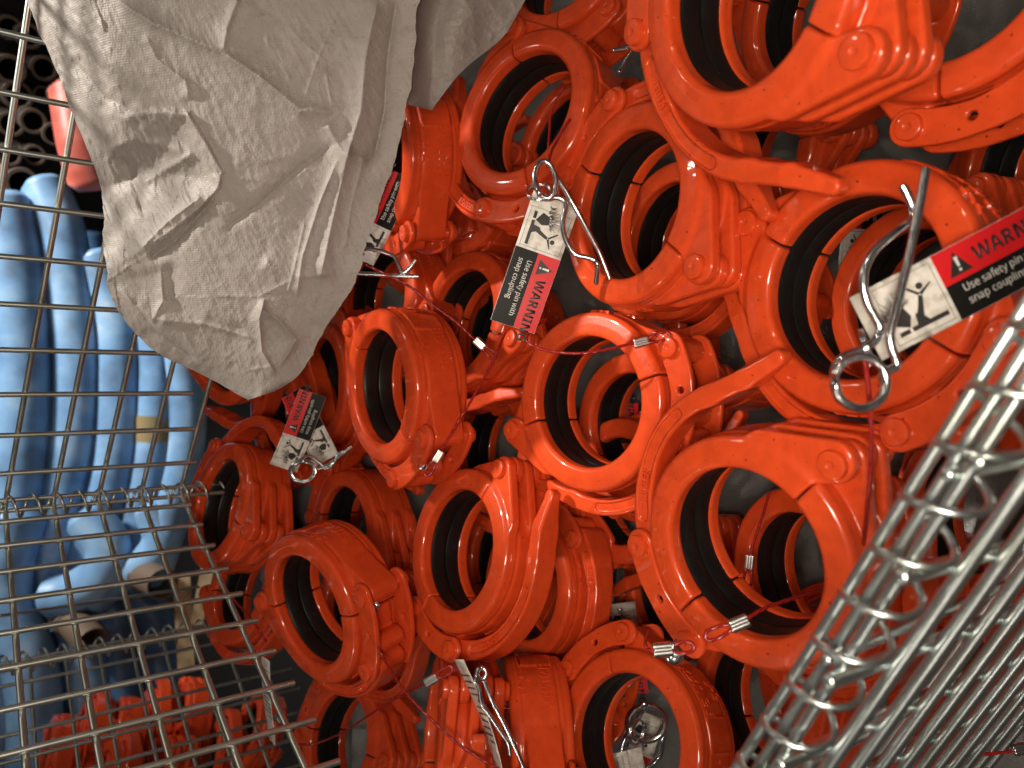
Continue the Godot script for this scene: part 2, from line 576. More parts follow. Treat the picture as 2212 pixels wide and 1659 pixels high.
func make_materials() -> void:
	# thick glossy orange enamel, faint mottling, dust and small chips
	for k in 3:
		var base: Color = [lin(0.74, 0.076, 0.0165), lin(0.68, 0.068, 0.0155), lin(0.76, 0.08, 0.0175)][k]
		var m := std(Color.WHITE, 0.2)
		var dark := base * Color(0.9, 0.86, 0.85)
		var im := speckled(base, dark, 31 + k)
		m.albedo_texture = im
		m.metallic_specular = 0.3
		m.clearcoat_enabled = true
		m.clearcoat = 0.8
		m.clearcoat_roughness = 0.035
		m.roughness_texture = noise_tex(0.012, 5 + k, 256, [[0.0, 0.5, 1.0], [Color(0.75, 0.75, 0.75), Color(0.9, 0.9, 0.9), Color(1, 1, 1)]])
		m.roughness = 0.38
		m.heightmap_enabled = true
		m.heightmap_texture = noise_tex(0.02, 15 + k, 512, [], FastNoiseLite.TYPE_SIMPLEX_SMOOTH, 3)
		m.heightmap_scale = 0.012
		tri(m, 9.0)
		M["orange%d" % k] = m
	M.rubber = std(lin(0.008, 0.0075, 0.007), 0.5)
	M.rubber.roughness_texture = noise_tex(0.02, 77, 256, [[0.0, 1.0], [Color(0.6, 0.6, 0.6), Color(1, 1, 1)]])
	tri(M.rubber, 12.0)
	M.zinc = std(lin(0.66, 0.72, 0.74), 0.30, 0.97)
	M.zinc.albedo_texture = noise_tex(0.015, 9, 256, [[0.1, 0.5, 0.9], [Color(0.9, 0.9, 0.86), Color(0.97, 0.97, 0.96), Color(1, 1, 1)]])
	tri(M.zinc, 5.0)
	M.zinc_warm = std(lin(0.70, 0.72, 0.70), 0.36, 0.93)
	M.zinc_warm.albedo_texture = noise_tex(0.012, 19, 256, [[0.2, 0.5, 0.9], [Color(0.88, 0.87, 0.8), Color(0.96, 0.96, 0.94), Color(1, 1, 1)]])
	tri(M.zinc_warm, 5.0)
	M.steel = std(lin(0.80, 0.81, 0.82), 0.26, 1.0)
	M.steel.roughness_texture = noise_tex(0.03, 28, 256, [[0.2, 0.8], [Color(0.6, 0.6, 0.6), Color(1.0, 1.0, 1.0)]])
	tri(M.steel, 20.0)
	M.ferrule = std(lin(0.75, 0.74, 0.72), 0.28, 1.0)
	# red plastic over twisted wire
	var im := Image.create(32, 32, false, Image.FORMAT_RGB8)
	for y in 32:
		for x in 32:
			var s := 0.5 + 0.5 * sin(TAU * (x * 2.0 + y * 1.0) / 32.0)
			im.set_pixel(x, y, Color(s, s, s))
	M.cable = std(lin(0.30, 0.014, 0.012), 0.25)
	M.cable.heightmap_enabled = true
	M.cable.heightmap_texture = ImageTexture.create_from_image(im)
	M.cable.heightmap_scale = 0.04
	M.paper = std(lin(0.74, 0.71, 0.66), 0.35)
	M.paper.albedo_texture = noise_tex(0.02, 45, 256, [[0.1, 0.6], [Color(0.86, 0.84, 0.8), Color(1, 1, 1)]])
	tri(M.paper, 20.0)
	M.black = std(lin(0.011, 0.0095, 0.009), 0.42)
	M.black.metallic_specular = 0.3
	M.red = std(lin(0.62, 0.012, 0.016), 0.35)
	M.white = std(lin(0.74, 0.72, 0.68), 0.4)
	M.ink = std(lin(0.02, 0.018, 0.018), 0.45)
	# woven polypropylene: a fine basket weave over crumpled noise
	var n := 512
	var wv := Image.create(n, n, false, Image.FORMAT_L8)
	var r2 := RandomNumberGenerator.new()
	r2.seed = 3
	var cells := 64
	var amp := PackedFloat32Array()
	for i in cells * cells:
		amp.append(r2.randf_range(0.35, 1.0))
	for y in n:
		for x in n:
			var cx := x * cells / n
			var cy := y * cells / n
			var u := float(x * cells % n) / n
			var w := float(y * cells % n) / n
			var h := 0.0
			if (cx + cy) % 2 == 0:
				h = sin(PI * u) * (0.6 + 0.4 * sin(PI * w))
			else:
				h = sin(PI * w) * (0.6 + 0.4 * sin(PI * u)) * 0.75
			h *= amp[cy * cells + cx]
			wv.set_pixel(x, y, Color(h, h, h))
	var weave := ImageTexture.create_from_image(wv)
	M.bag = std(Color.WHITE, 0.5)
	M.bag.metallic_specular = 0.35
	M.bag.albedo_texture = dirty_sheet()
	M.bag.uv1_scale = Vector3(1, 1, 1)
	M.bag.detail_enabled = false
	M.bag.heightmap_enabled = true
	M.bag.heightmap_texture = weave
	M.bag.heightmap_scale = 0.032
	tri(M.bag, 8.5)
	M.bag.backlight_enabled = true
	M.bag.backlight = Color(0.3, 0.28, 0.26)
	M.liner = std(lin(0.15, 0.142, 0.135), 0.42)
	M.liner.heightmap_enabled = true
	M.liner.heightmap_texture = weave
	M.liner.heightmap_scale = 0.05
	tri(M.liner, 5.0)
	# blue hoses, scuffed
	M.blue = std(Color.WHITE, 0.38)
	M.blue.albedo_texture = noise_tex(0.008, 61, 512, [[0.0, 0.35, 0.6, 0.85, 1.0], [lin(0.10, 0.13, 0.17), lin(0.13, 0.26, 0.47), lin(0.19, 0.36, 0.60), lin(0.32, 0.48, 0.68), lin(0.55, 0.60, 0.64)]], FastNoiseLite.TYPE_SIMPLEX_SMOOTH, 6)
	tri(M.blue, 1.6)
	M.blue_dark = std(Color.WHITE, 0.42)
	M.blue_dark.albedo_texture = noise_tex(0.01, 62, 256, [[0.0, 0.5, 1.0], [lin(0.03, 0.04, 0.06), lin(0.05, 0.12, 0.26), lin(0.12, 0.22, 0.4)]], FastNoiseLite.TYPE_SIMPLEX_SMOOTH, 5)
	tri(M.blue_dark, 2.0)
	M.grey_hose = std(lin(0.17, 0.18, 0.21), 0.5)
	M.pipe = std(Color.WHITE, 0.5, 0.3)
	M.pipe.albedo_texture = noise_tex(0.012, 63, 256, [[0.1, 0.45, 0.65, 0.9], [lin(0.02, 0.018, 0.016), lin(0.05, 0.045, 0.042), lin(0.09, 0.06, 0.045), lin(0.2, 0.15, 0.11)]], FastNoiseLite.TYPE_SIMPLEX_SMOOTH, 5)
	tri(M.pipe, 4.0)
	M.pipe.metallic_specular = 0.4
	M.rust = std(lin(0.12, 0.08, 0.055), 0.6)
	M.bore = std(lin(0.008, 0.006, 0.005), 0.8)
	M.redhose = std(Color.WHITE, 0.4)
	M.redhose.albedo_texture = noise_tex(0.01, 64, 256, [[0.1, 0.6, 0.95], [lin(0.32, 0.06, 0.045), lin(0.56, 0.12, 0.09), lin(0.72, 0.34, 0.27)]])
	tri(M.redhose, 3.0)
	M.wood = std(Color.WHITE, 0.75)
	M.wood.albedo_texture = noise_tex(0.02, 65, 256, [[0.1, 0.5, 0.9], [lin(0.20, 0.13, 0.07), lin(0.42, 0.30, 0.17), lin(0.58, 0.44, 0.28)]])
	tri(M.wood, 3.0)
	M.rope = std(lin(0.24, 0.18, 0.085), 0.8)
	M.rack = std(lin(0.025, 0.024, 0.026), 0.6)
	M.concrete = std(Color.WHITE, 0.6)
	M.concrete.albedo_texture = noise_tex(0.01, 66, 512, [[0.1, 0.5, 0.9], [lin(0.15, 0.135, 0.12), lin(0.22, 0.205, 0.185), lin(0.30, 0.28, 0.25)]], FastNoiseLite.TYPE_SIMPLEX_SMOOTH, 6)
	tri(M.concrete, 0.8)
	M.chip = std(lin(0.05, 0.045, 0.03), 0.6)
	M.film = std(Color(0.92, 0.93, 0.95, 0.16), 0.12)
	M.film.transparency = BaseMaterial3D.TRANSPARENCY_ALPHA

# enamel with faint mottling and scattered chips and grit, computed once per tint
func speckled(base: Color, dark: Color, seed_: int) -> ImageTexture:
	var n := 512
	var im := Image.create(n, n, false, Image.FORMAT_RGB8)
	var f := FastNoiseLite.new()
	f.seed = seed_
	f.frequency = 1.0
	f.fractal_octaves = 4
	for y in n:
		for x in n:
			var a := TAU * x / n
			var b := TAU * y / n
			var v := f.get_noise_3d(cos(a) * 1.2 + cos(b) * 0.7, sin(a) * 1.2, sin(b) * 1.2 + cos(b) * 0.6) * 0.5 + 0.5
			im.set_pixel(x, y, base.lerp(dark, clampf(v * 1.6 - 0.5, 0.0, 1.0)))
	var r := RandomNumberGenerator.new()
	r.seed = seed_
	for i in 70:
		var x := r.randi_range(4, n - 5)
		var y := r.randi_range(4, n - 5)
		var c := [Color(0.16, 0.10, 0.06), Color(0.30, 0.12, 0.05), Color(0.12, 0.11, 0.09)][i % 3] as Color
		var s := r.randf_range(0.6, 2.0) if i > 8 else r.randf_range(2.0, 4.0)
		for dy in range(-4, 5):
			for dx in range(-4, 5):
				if sqrt(dx * dx * r.randf_range(0.5, 1.6) + dy * dy) < s:
					im.set_pixel(x + dx, y + dy, im.get_pixel(x + dx, y + dy).lerp(c, 0.75))
	return ImageTexture.create_from_image(im)

# the sack's cloth: off-white with grey handling marks, scratches and smears
func dirty_sheet() -> ImageTexture:
	var n := 1024
	var im := Image.create(n, n, false, Image.FORMAT_RGB8)
	var f := FastNoiseLite.new()
	f.seed = 12
	f.frequency = 1.0
	f.fractal_octaves = 6
	var g := FastNoiseLite.new()
	g.seed = 13
	g.frequency = 4.0
	g.fractal_octaves = 5
	for y in n:
		for x in n:
			var a := TAU * x / n
			var b := TAU * y / n
			var q := Vector3(cos(a) + cos(b) * 0.7, sin(a), sin(b) + cos(b) * 0.6)
			var v := clampf(f.get_noise_3dv(q) * 0.5 + 0.5, 0.0, 1.0)
			var w := clampf(g.get_noise_3dv(q) * 0.5 + 0.5, 0.0, 1.0)
			var c := Color(0.645, 0.615, 0.595).lerp(Color(0.575, 0.54, 0.52), v)
			c = c.lerp(Color(0.42, 0.385, 0.355), clampf((w - 0.62) * 2.2, 0.0, 0.5))
			im.set_pixel(x, y, c)
	var r := RandomNumberGenerator.new()
	r.seed = 5
	for i in 46:
		var p := Vector2(r.randf() * n, r.randf() * n)
		var d := Vector2.from_angle(r.randf_range(0.5, 2.6))
		var long := r.randi_range(4, 46)
		for k in long:
			p += d
			d = d.rotated(r.randf_range(-0.12, 0.12))
			if r.randf() < 0.75:
				for e in 2:
					var x := posmod(int(p.x) + e, n)
					var y := posmod(int(p.y), n)
					im.set_pixel(x, y, im.get_pixel(x, y).lerp(Color(0.22, 0.18, 0.15), r.randf_range(0.15, 0.6)))
	return ImageTexture.create_from_image(im)

# ------------------------------------------------------------------ a snap coupling
var parts := {}

func make_coupling_shapes() -> void:
	parts.upper = nets(upper_half, Vector3(-1.42, -0.22, -0.42), Vector3(1.42, 1.06, 0.42), 0.0195, R)
	parts.lower = nets(lower_half, Vector3(-1.42, -1.04, -0.42), Vector3(1.42, 0.22, 0.42), 0.0195, R)
	parts.link = nets(link_plate, Vector3(-1.40, -1.0, -0.07), Vector3(-0.55, 0.6, 0.07), 0.0145, R)
	for e in [[306.0, "lever"], [322.0, "long_lever"]]:
		lever_end = e[0]
		parts[e[1]] = nets(lever_bar, Vector3(-1.42, -1.42, -0.25), Vector3(1.95, 0.1, 0.25), 0.0175, R)
	var lips := [Vector2(0.736, 0.325), Vector2(0.732, 0.215), Vector2(0.722, 0.195), Vector2(0.714, 0.17), Vector2(0.716, 0.03), Vector2(0.724, 0.012), Vector2(0.79, 0.006)]
	var prof := [Vector2(0.85, 0.31), Vector2(0.755, 0.318)]
	prof.append_array(lips)
	for i in range(lips.size() - 1, -1, -1):
		prof.append(Vector2(lips[i].x, -lips[i].y))
	prof.append_array([Vector2(0.755, -0.318), Vector2(0.85, -0.31)])
	var flipped := []
	for q in prof:
		flipped.append(q * R)
	flipped.reverse()
	parts.gasket = lathe(flipped, 96)
	for k in 2:
		var top: float = [0.365, 0.385][k]
		var rad: float = [0.106, 0.112][k]
		var pr := [Vector2(0.0001, top - 0.006), Vector2(0.03, top - 0.004), Vector2(0.034, top), Vector2(rad - 0.02, top), Vector2(rad - 0.006, top - 0.006), Vector2(rad, top - 0.02), Vector2(rad, top - 0.06), Vector2(0.07, top - 0.07)]
		var q := []
		for i in range(pr.size() - 1, -1, -1):
			q.append(Vector2(pr[i].x, -pr[i].y) * R)
		q.reverse()
		var all := []
		for p in q:
			all.append(p)
		pr.reverse()
		for p in pr:
			all.append(p * R)
		parts["pin%d" % k] = lathe(all, 28)
	parts.maker = bent_text("KRUGER", 0.0125, 0.99 * R, true, 0.0022)
	parts.size = bent_text("A-5", 0.0115, 0.99 * R, true, 0.0022)
	parts.mark = bent_text("VIL", 0.0165, 0.99 * R, true, 0.0022)
	parts.grip = bent_text("KRUGER", 0.0066, 1.156 * R, false, 0.002)

func build_coupling(called: String, label: String, mat: Material, opened := 0.0, long := false) -> Node3D:
	var t := thing(called, label, "pipe coupling", "orange snap couplings heaped in the basket")
	fill_coupling(t, mat, opened, long)
	return t

func fill_coupling(t: Node3D, mat: Material, opened: float, long: bool) -> void:
	var up := obj("housing_half", parts.upper, mat, t)
	var low := obj("housing_half", parts.lower, mat, t)
	obj("gasket", parts.gasket, M.rubber, t)
	for s in [1, -1]:
		var l := obj("link_plate", parts.link, mat, t)
		l.position.z = s * 0.272 * R
	var hp := obj("hinge_pin", parts.pin1, mat, t)
	hp.position = Vector3(1.17 * R, 0, 0)
	for a in [169.0, 217.0]:
		var p := obj("pin", parts.pin0, mat, t)
		var w := polar(1.16 * R, a)
		p.position = Vector3(w.x, w.y, 0)
	var lv := obj("lever", parts.long_lever if long else parts.lever, mat, t)
	var at := polar(1.165 * R, 217)
	lv.rotation.z = deg_to_rad(-opened)
	lv.position = Vector3(at.x, at.y, 0) - Vector3(at.x, at.y, 0).rotated(Vector3(0, 0, 1), deg_to_rad(-opened))
	for s in [1, -1]:
		var g := obj("raised_lettering", parts.grip, mat, lv)
		var b := Basis(Vector3(0, 0, 1), deg_to_rad(152))
		if s < 0:
			b = b * Basis(Vector3(0, 1, 0), PI)
		g.transform = Transform3D(b, Vector3(0, 0, s * 0.143 * R))
	for e in [[parts.mark, 205.0, 0.0, low], [parts.maker, 58.0, 0.16, up], [parts.size, 62.0, -0.1, up], [parts.mark, 0.0, 0.0, up]]:
		var g := obj("raised_lettering", e[0], mat, e[3])
		g.rotation.z = deg_to_rad(-90.0 + e[1] + (90.0 if e[1] < 100 and e[1] > 50 else 0.0))
		if e[1] == 205.0:
			g.rotation.z = deg_to_rad(150)
		elif e[1] == 0.0:
			g.rotation.z = deg_to_rad(-32)
		else:
			g.rotation.z = deg_to_rad(e[1] - 40)
		g.position.z = (e[2] - 0.08) * R

# x, y: middle of the near bore edge in the picture; a: its long half-axis; ratio: short over long; lean: where its axis points; hinge: towards which side its hinge lies
func pose(x: float, y: float, a: float, ratio: float, lean: float, hinge: float, flip: bool) -> Transform3D:
	var at := P(x, y, 0.73 * R * F / a)
	var ray := (at - EYE).normalized()
	var e := dir(lean, ray)
	var n := (-ray * ratio + e * sqrt(1.0 - ratio * ratio)).normalized()
	var d := dir(hinge, ray)
	var xa := (d - ray * (d.dot(n) / ray.dot(n))).normalized()
	var za := -n if flip else n
	return Transform3D(Basis(xa, za.cross(xa), za), at - n * (0.37 * R))

func dir(deg: float, ray: Vector3) -> Vector3:
	var d := XC * cos(deg_to_rad(deg)) + YC * sin(deg_to_rad(deg))
	return (d - ray * d.dot(ray)).normalized()

func coupling(x: float, y: float, a: float, ratio: float, lean: float, hinge: float, flip: bool, label: String, tint := 0, opened := 0.0, long := false) -> Node3D:
	var key := "coupling%d_%f_%s" % [tint, opened, long]
	var t: Node3D
	if not parts.has(key):
		t = build_coupling("snap_coupling", label, M["orange%d" % tint], opened, long)
		parts[key] = t
	else:
		t = parts[key].duplicate()
		t.name = numbered("snap_coupling")
		add_child(t)
		t.set_meta("label", label)
	t.transform = pose(x, y, a, ratio, lean, hinge, flip)
	return t

# ------------------------------------------------------------------ the baskets, the rack behind, the floor
const DOWN := Vector3(0, -1, 0)

func cam_dir(x: float, y: float, z: float) -> Vector3:
	return (XC * x + YC * y + ZC * z).normalized()

func helix(a: Vector3, b: Vector3, rad: float, pitch: float, wire: float, phase: float) -> ArrayMesh:
	var t := (b - a).normalized()
	var u := t.cross(Vector3(0.2, 0.5, 0.9)).normalized()
	var w := t.cross(u)
	var pts := PackedVector3Array()
	var k := int((b - a).length() / pitch * 14.0)
	for i in k + 1:
		var q := TAU * i / 14.0 + phase
		pts.append(a + t * (pitch * i / 14.0) + (u * cos(q) + w * sin(q)) * rad)
	return tube(pts, wire, 7)

# straight rods welded crosswise: along = rods that follow d, cross = rods that follow e
func wire_panel(root: Node3D, at: Vector3, d: Vector3, e: Vector3, d_long: float, e_long: float, d_step: float, e_step: float, first_d: float, first_e: float, rad: float, seen_from: Vector3, mat: Material, over := 0.012, e_more := 0.0) -> Node3D:
	var panel := Node3D.new()
	panel.name = "mesh_panel"
	root.add_child(panel, true)
	var nrm := d.cross(e).normalized()
	if nrm.dot(seen_from - at) < 0:
		nrm = -nrm
	var s := first_e
	while s <= e_long:
		obj("rod", bar(at + e * s - d * over * 0.3, at + e * s + d * d_long, rad), mat, panel)
		s += e_step
	s = first_d
	while s <= d_long:
		var wob := rng.randf_range(-0.0012, 0.0012)
		obj("rod", bar(at + d * (s + wob) + nrm * rad * 1.72 - e * over * rng.randf_range(0.5, 1.2), at + d * (s + wob) + nrm * rad * 1.72 + e * (e_long + e_more * s), rad), mat, panel)
		s += d_step
	return panel

func setting() -> void:
	# floor and the wall behind the rack
	var fl := PlaneMesh.new()
	fl.size = Vector2(16, 16)
	var g := obj("floor", fl, M.concrete)
	g.set_meta("kind", "structure")
	var wl := BoxMesh.new()
	wl.size = Vector3(12, 4, 0.1)
	var w := obj("wall", wl, M.rack)
	w.position = Vector3(0, 2.0, -3.6)
	w.set_meta("kind", "structure")
	# the basket that holds the heap
	var q0 := P(0, 1095, 0.92)
	var d1 := cam_dir(1802, 4270, 1659)
	var d2 := cam_dir(0.228, -0.153, 0.32)
	var up := -DOWN
	var inside := P(1100, 830, 0.6)
	var bk := thing("wire_basket", "zinc wire mesh basket holding the heap of couplings, its corner at left", "wire basket")
	wire_panel(bk, q0 + up * 0.30, d1, DOWN, 0.98, 0.525, 0.0545, 0.05, 0.051, 0.005, 0.003, inside, M.zinc_warm, 0.012, -0.25)
	wire_panel(bk, q0 + up * 0.30, d2, DOWN, 0.74, 0.506, 0.052, 0.05, 0.046, 0.005, 0.003, inside, M.zinc_warm, 0.012, 0.05)
	obj("corner_rod", bar(q0 + up * 0.3 + d1 * 0.009, q0 + DOWN * 0.26 + d1 * 0.009, 0.0027), M.zinc_warm, bk)
	obj("corner_rod", bar(q0 + up * 0.3 + d2 * 0.011, q0 + DOWN * 0.26 + d2 * 0.011, 0.0027), M.zinc_warm, bk)
	obj("hinge_spiral", helix(q0 + up * 0.296 + d2 * 0.002, q0 + DOWN * 0.26 + d2 * 0.002, 0.0128, 0.0245, 0.0019, 0.6), M.zinc_warm, bk)
	# the near side with its folded gate
	var h1 := P(2205, 760, 0.295)
	var h2 := P(1668, 1600, 0.375)
	var dh := (h2 - h1).normalized()
	var out := dh.cross(up)
	if out.z < 0:
		out = -out
	var start := h1 - dh * 0.16
	var long := (h2 - h1).length() + 0.32
	var lower := wire_panel(bk, start, dh, DOWN, long, 0.55, 0.1, 0.1, 0.012, 0.004, 0.0028, EYE, M.zinc)
	lower.name = "near_panel"
	var gate := wire_panel(bk, start + out * 0.019, dh, (DOWN + out * 0.03).normalized(), long, 0.44, 0.057, 0.042, 0.03, 0.026, 0.0037, EYE - out * 3.0, M.zinc, 0.02)
	gate.name = "folded_gate"
	obj("rim_rod", bar(start + out * 0.009 + up * 0.004, start + out * 0.009 + up * 0.004 + dh * long, 0.0027), M.zinc, bk)
	obj("rim_rod", bar(start - out * 0.007 + up * 0.001, start - out * 0.007 + up * 0.001 + dh * long, 0.0027), M.zinc, bk)
	obj("hinge_spiral", helix(start + out * 0.006, start + out * 0.006 + dh * long, 0.0145, 0.0265, 0.00175, 2.0), M.zinc, bk)
	# the liner under the heap
	var ln := sheet(func(u: float, v: float) -> Vector3:
		var x := lerpf(560.0, 2380.0, u)
		var y := lerpf(-260.0, 1900.0, v)
		if y > 1250.0:
			x = maxf(x, lerpf(560.0, 760.0, minf(1.0, (y - 1250.0) / 250.0)))
		return P(x, y, 1.30 - 0.42 * (x - 560.0) / 1400.0), 90, 90, 0.014, 7, 0.006)
	var lo := obj("basket_liner", ln, M.liner)
	tag(lo, "crumpled grey woven plastic liner under the couplings, seen through the bores", "liner")
	# the next basket, at the lower left, with its own couplings
	var q2 := P(0, 1440, 1.22)
	var nb := thing("wire_basket", "second zinc wire basket behind the first, at lower left, holding edge-on couplings", "wire basket")
	var dd := cam_dir(0.215, -0.175, 0.31)
	wire_panel(nb, q2 + up * 0.12, dd, DOWN, 0.62, 0.55, 0.05, 0.05, 0.05, 0.01, 0.0029, EYE, M.zinc_warm)
	obj("corner_rod", bar(q2 + up * 0.12 + dd * 0.012, q2 + DOWN * 0.5 + dd * 0.012, 0.0027), M.zinc_warm, nb)
	obj("corner_rod", bar(q2 + up * 0.12 - dd * 0.006, q2 + DOWN * 0.5 - dd * 0.006, 0.0027), M.zinc_warm, nb)
	obj("hinge_spiral", helix(q2 + up * 0.12, q2 + DOWN * 0.5, 0.016, 0.0275, 0.0022, 0.0), M.zinc_warm, nb)
	obj("bracing_rod", bar(P(0, 1330, 1.24), P(430, 1268, 1.5), 0.0027), M.zinc_warm, nb)
	rack()

func hose(label: String, pts: Array, wide: float, mat: Material, d: float) -> Node3D:
	var path := []
	for p in pts:
		path.append(P(p[0], p[1], d + (p[2] if p.size() > 2 else 0.0)))
	var o := obj("hose", tube(smooth_path(path, 7), wide * 0.56 / F * d, 22), mat)
	tag(o, label, "hose", "hoses stacked on the rack behind the basket")
	return o

func rack() -> void:
	hose("leftmost light blue hose of the stack, cut by the left edge", [[14, 440], [40, 600], [52, 800], [46, 1000], [20, 1190], [10, 1330]], 98, M.blue, 2.0)
	hose("scuffed blue hose with its rounded end just under the pipes", [[98, 405], [138, 520], [166, 760], [160, 950], [122, 1120], [96, 1260]], 84, M.blue, 2.05)
	hose("thin grey hose between the two leftmost blue hoses", [[78, 520], [112, 680], [122, 850], [108, 990], [60, 1150]], 30, M.grey_hose, 2.1)
	hose("blue hose behind the mesh tied with a beige band", [[300, 560], [336, 740], [336, 900], [326, 1010], [296, 1150], [262, 1260]], 70, M.blue, 2.1)
	hose("broad blue hose in the middle of the stack", [[215, 560], [256, 700], [258, 850], [248, 1000], [212, 1150], [176, 1262]], 80, M.blue, 2.08)
	hose("blue hose at the right of the stack beside the far coupling", [[380, 660], [404, 850], [402, 980], [372, 1110], [330, 1250]], 66, M.blue, 2.0)
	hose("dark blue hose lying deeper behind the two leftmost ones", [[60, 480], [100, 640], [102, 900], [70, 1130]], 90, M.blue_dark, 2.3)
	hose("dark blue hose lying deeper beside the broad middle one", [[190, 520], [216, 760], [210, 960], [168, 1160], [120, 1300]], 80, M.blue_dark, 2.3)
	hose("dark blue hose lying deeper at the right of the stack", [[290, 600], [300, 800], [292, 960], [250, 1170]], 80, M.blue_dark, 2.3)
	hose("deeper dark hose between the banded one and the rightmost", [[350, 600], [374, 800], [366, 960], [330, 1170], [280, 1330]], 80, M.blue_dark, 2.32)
	hose("thin grey hose beside the banded blue hose", [[262, 600], [298, 760], [304, 900], [290, 1040], [262, 1130]], 22, M.grey_hose, 2.2)
	hose("blue hose bending down at the left edge below the corner", [[40, 1120], [12, 1230], [22, 1320], [62, 1430], [76, 1560], [70, 1720]], 96, M.blue, 1.95)
	hose("pale blue hose sagging behind the side panel below the corner", [[190, 1120], [232, 1180], [222, 1240], [160, 1280], [112, 1290]], 84, M.blue, 1.98)
	hose("pale blue hose curving behind the side panel near the leftmost coupling", [[330, 1100], [352, 1160], [320, 1215], [250, 1245], [200, 1290]], 74, M.blue, 2.0)
	hose("blue hose with a shiny dark bend left of the brown pipe end", [[70, 1190], [118, 1230], [150, 1300], [180, 1380], [190, 1480], [184, 1660]], 84, M.blue, 2.06)
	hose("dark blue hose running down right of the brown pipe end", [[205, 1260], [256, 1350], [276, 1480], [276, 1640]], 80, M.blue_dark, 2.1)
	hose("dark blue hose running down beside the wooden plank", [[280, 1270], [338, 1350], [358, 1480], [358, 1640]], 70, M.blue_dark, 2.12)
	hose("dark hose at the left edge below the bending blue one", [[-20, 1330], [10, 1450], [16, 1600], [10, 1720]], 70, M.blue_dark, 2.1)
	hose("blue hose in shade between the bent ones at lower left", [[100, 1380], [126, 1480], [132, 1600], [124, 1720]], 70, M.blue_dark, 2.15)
	var rh := obj("hose", tube(smooth_path([P(165, 200, 1.9), P(172, 250, 1.9), P(184, 320, 1.9), P(205, 390, 1.92)], 7), 0.062, 24), M.redhose)
	tag(rh, "red hose bulging between the black pipes and the sack", "hose")
	# beige tape and rope
	for e in [["rope_band", "beige rope band tied round the blue hose at the right", [298, 925], [370, 925], 26.0, 2.1], ["rope_band", "small beige rope band on the deeper hose near the top", [196, 668], [250, 660], 18.0, 2.2]]:
		var a := P((e[2][0] + e[3][0]) / 2.0, e[2][1] - e[4], e[5])
		var b := P((e[2][0] + e[3][0]) / 2.0, e[2][1] + e[4], e[5])
		var r: float = (e[3][0] - e[2][0]) * 0.5 / F * e[5] + 0.006
		var pts := PackedVector3Array([a, a.lerp(b, 0.33), a.lerp(b, 0.66), b])
		var o := obj(e[0], tube(pts, r, 20), M.rope)
		tag(o, e[1], "rope")
	# steel pipes, seen end on
	var names := ["uppermost", "second from the top", "by the left edge", "beside the first mesh rod", "in the middle row", "right of the middle row", "lowest of the left column", "under the red hose", "right above the blue hoses", "small one near the sack's edge", "small one by the left edge", "half hidden in the top corner"]
	var list := [[62, 78, 27], [95, 148, 27], [22, 150, 31], [38, 206, 31], [128, 205, 24], [72, 262, 27], [24, 268, 27], [118, 290, 25], [48, 396, 34], [92, 205, 19], [20, 335, 24], [20, 60, 26], [150, 120, 24], [130, 30, 24], [75, 335, 22]]
	names.append_array(["behind the sack's upper edge", "at the frame's top by the sack", "between the lowest pipes"])
	for i in list.size():
		var l: Array = list[i]
		var d: float = 2.15 + 0.06 * sin(i * 2.3)
		var a := P(l[0], l[1], d)
		var back := (P(l[0] - 80.0, l[1] - 40.0 - 18.0 * cos(i), d + 1.0) - a).normalized()
		var r: float = l[2] / F * d
		var p := thing("steel_pipe", "dark steel pipe end seen at upper left, %s" % names[i], "pipe", "steel pipes stacked behind the far mesh", a)
		var z := -back
		var x := Vector3.UP.cross(z).normalized()
		p.basis = Basis(x, z.cross(x), z)
		obj("pipe_wall", lathe([Vector2(r * 0.72, -0.9), Vector2(r * 0.72, -0.012), Vector2(r * 0.75, 0.0), Vector2(r * 0.97, 0.0), Vector2(r, -0.006), Vector2(r, -0.05), Vector2(r * 0.94, -0.056), Vector2(r * 0.94, -0.9)], 36), M.pipe, p)
		obj("end_rim", lathe([Vector2(r * 0.71, -0.02), Vector2(r * 0.71, 0.0012), Vector2(r * 0.74, 0.003), Vector2(r * 0.95, 0.003), Vector2(r * 0.985, 0.0005)], 36), M.rust, p)
	# pipe ends low in the rack
	for e in [["brown steel pipe end sticking out below the blue hoses at lower left", [132, 1315], [200, 1388], 34.0, 1.9], ["dark steel pipe end pointing right below the corner spiral", [296, 1232], [352, 1262], 34.0, 1.9]]:
		var a := P(e[2][0], e[2][1], e[4])
		var b := P(e[1][0], e[1][1], e[4] + 0.12)
		var r: float = e[3] / F * e[4]
		var p := thing("steel_pipe", e[0], "pipe", "", a)
		var z := (a - b).normalized()
		var x := Vector3.UP.cross(z).normalized()
		p.basis = Basis(x, z.cross(x), z)
		obj("pipe_wall", lathe([Vector2(r * 0.85, -0.5), Vector2(r * 0.85, -0.01), Vector2(r * 0.88, 0.0), Vector2(r * 0.97, 0.0), Vector2(r, -0.006), Vector2(r, -0.11), Vector2(r * 1.12, -0.115), Vector2(r * 1.12, -0.5)], 36), M.rust, p)
	# planks of the pallet
	for e in [["pale plank of a pallet right of the dark hoses", [392, 1240], [402, 1440], 34.0, 2.0], ["pale plank leaning behind the orange knuckle at left", [455, 1190], [425, 1345], 26.0, 1.95], ["pale plank behind the second basket's corner", [470, 1330], [520, 1420], 40.0, 2.1], ["small pale block between the two leftmost blue hoses", [92, 815], [96, 850], 34.0, 2.3], ["pale block at the left edge under the pipes", [2, 318], [10, 372], 44.0, 2.3]]:
		var a := P(e[1][0], e[1][1], e[4])
		var b := P(e[2][0], e[2][1], e[4])
		var bx := BoxMesh.new()
		bx.size = Vector3(e[3] / F * e[4], (a - b).length(), 0.03)
		var o := obj("plank", bx, M.wood)
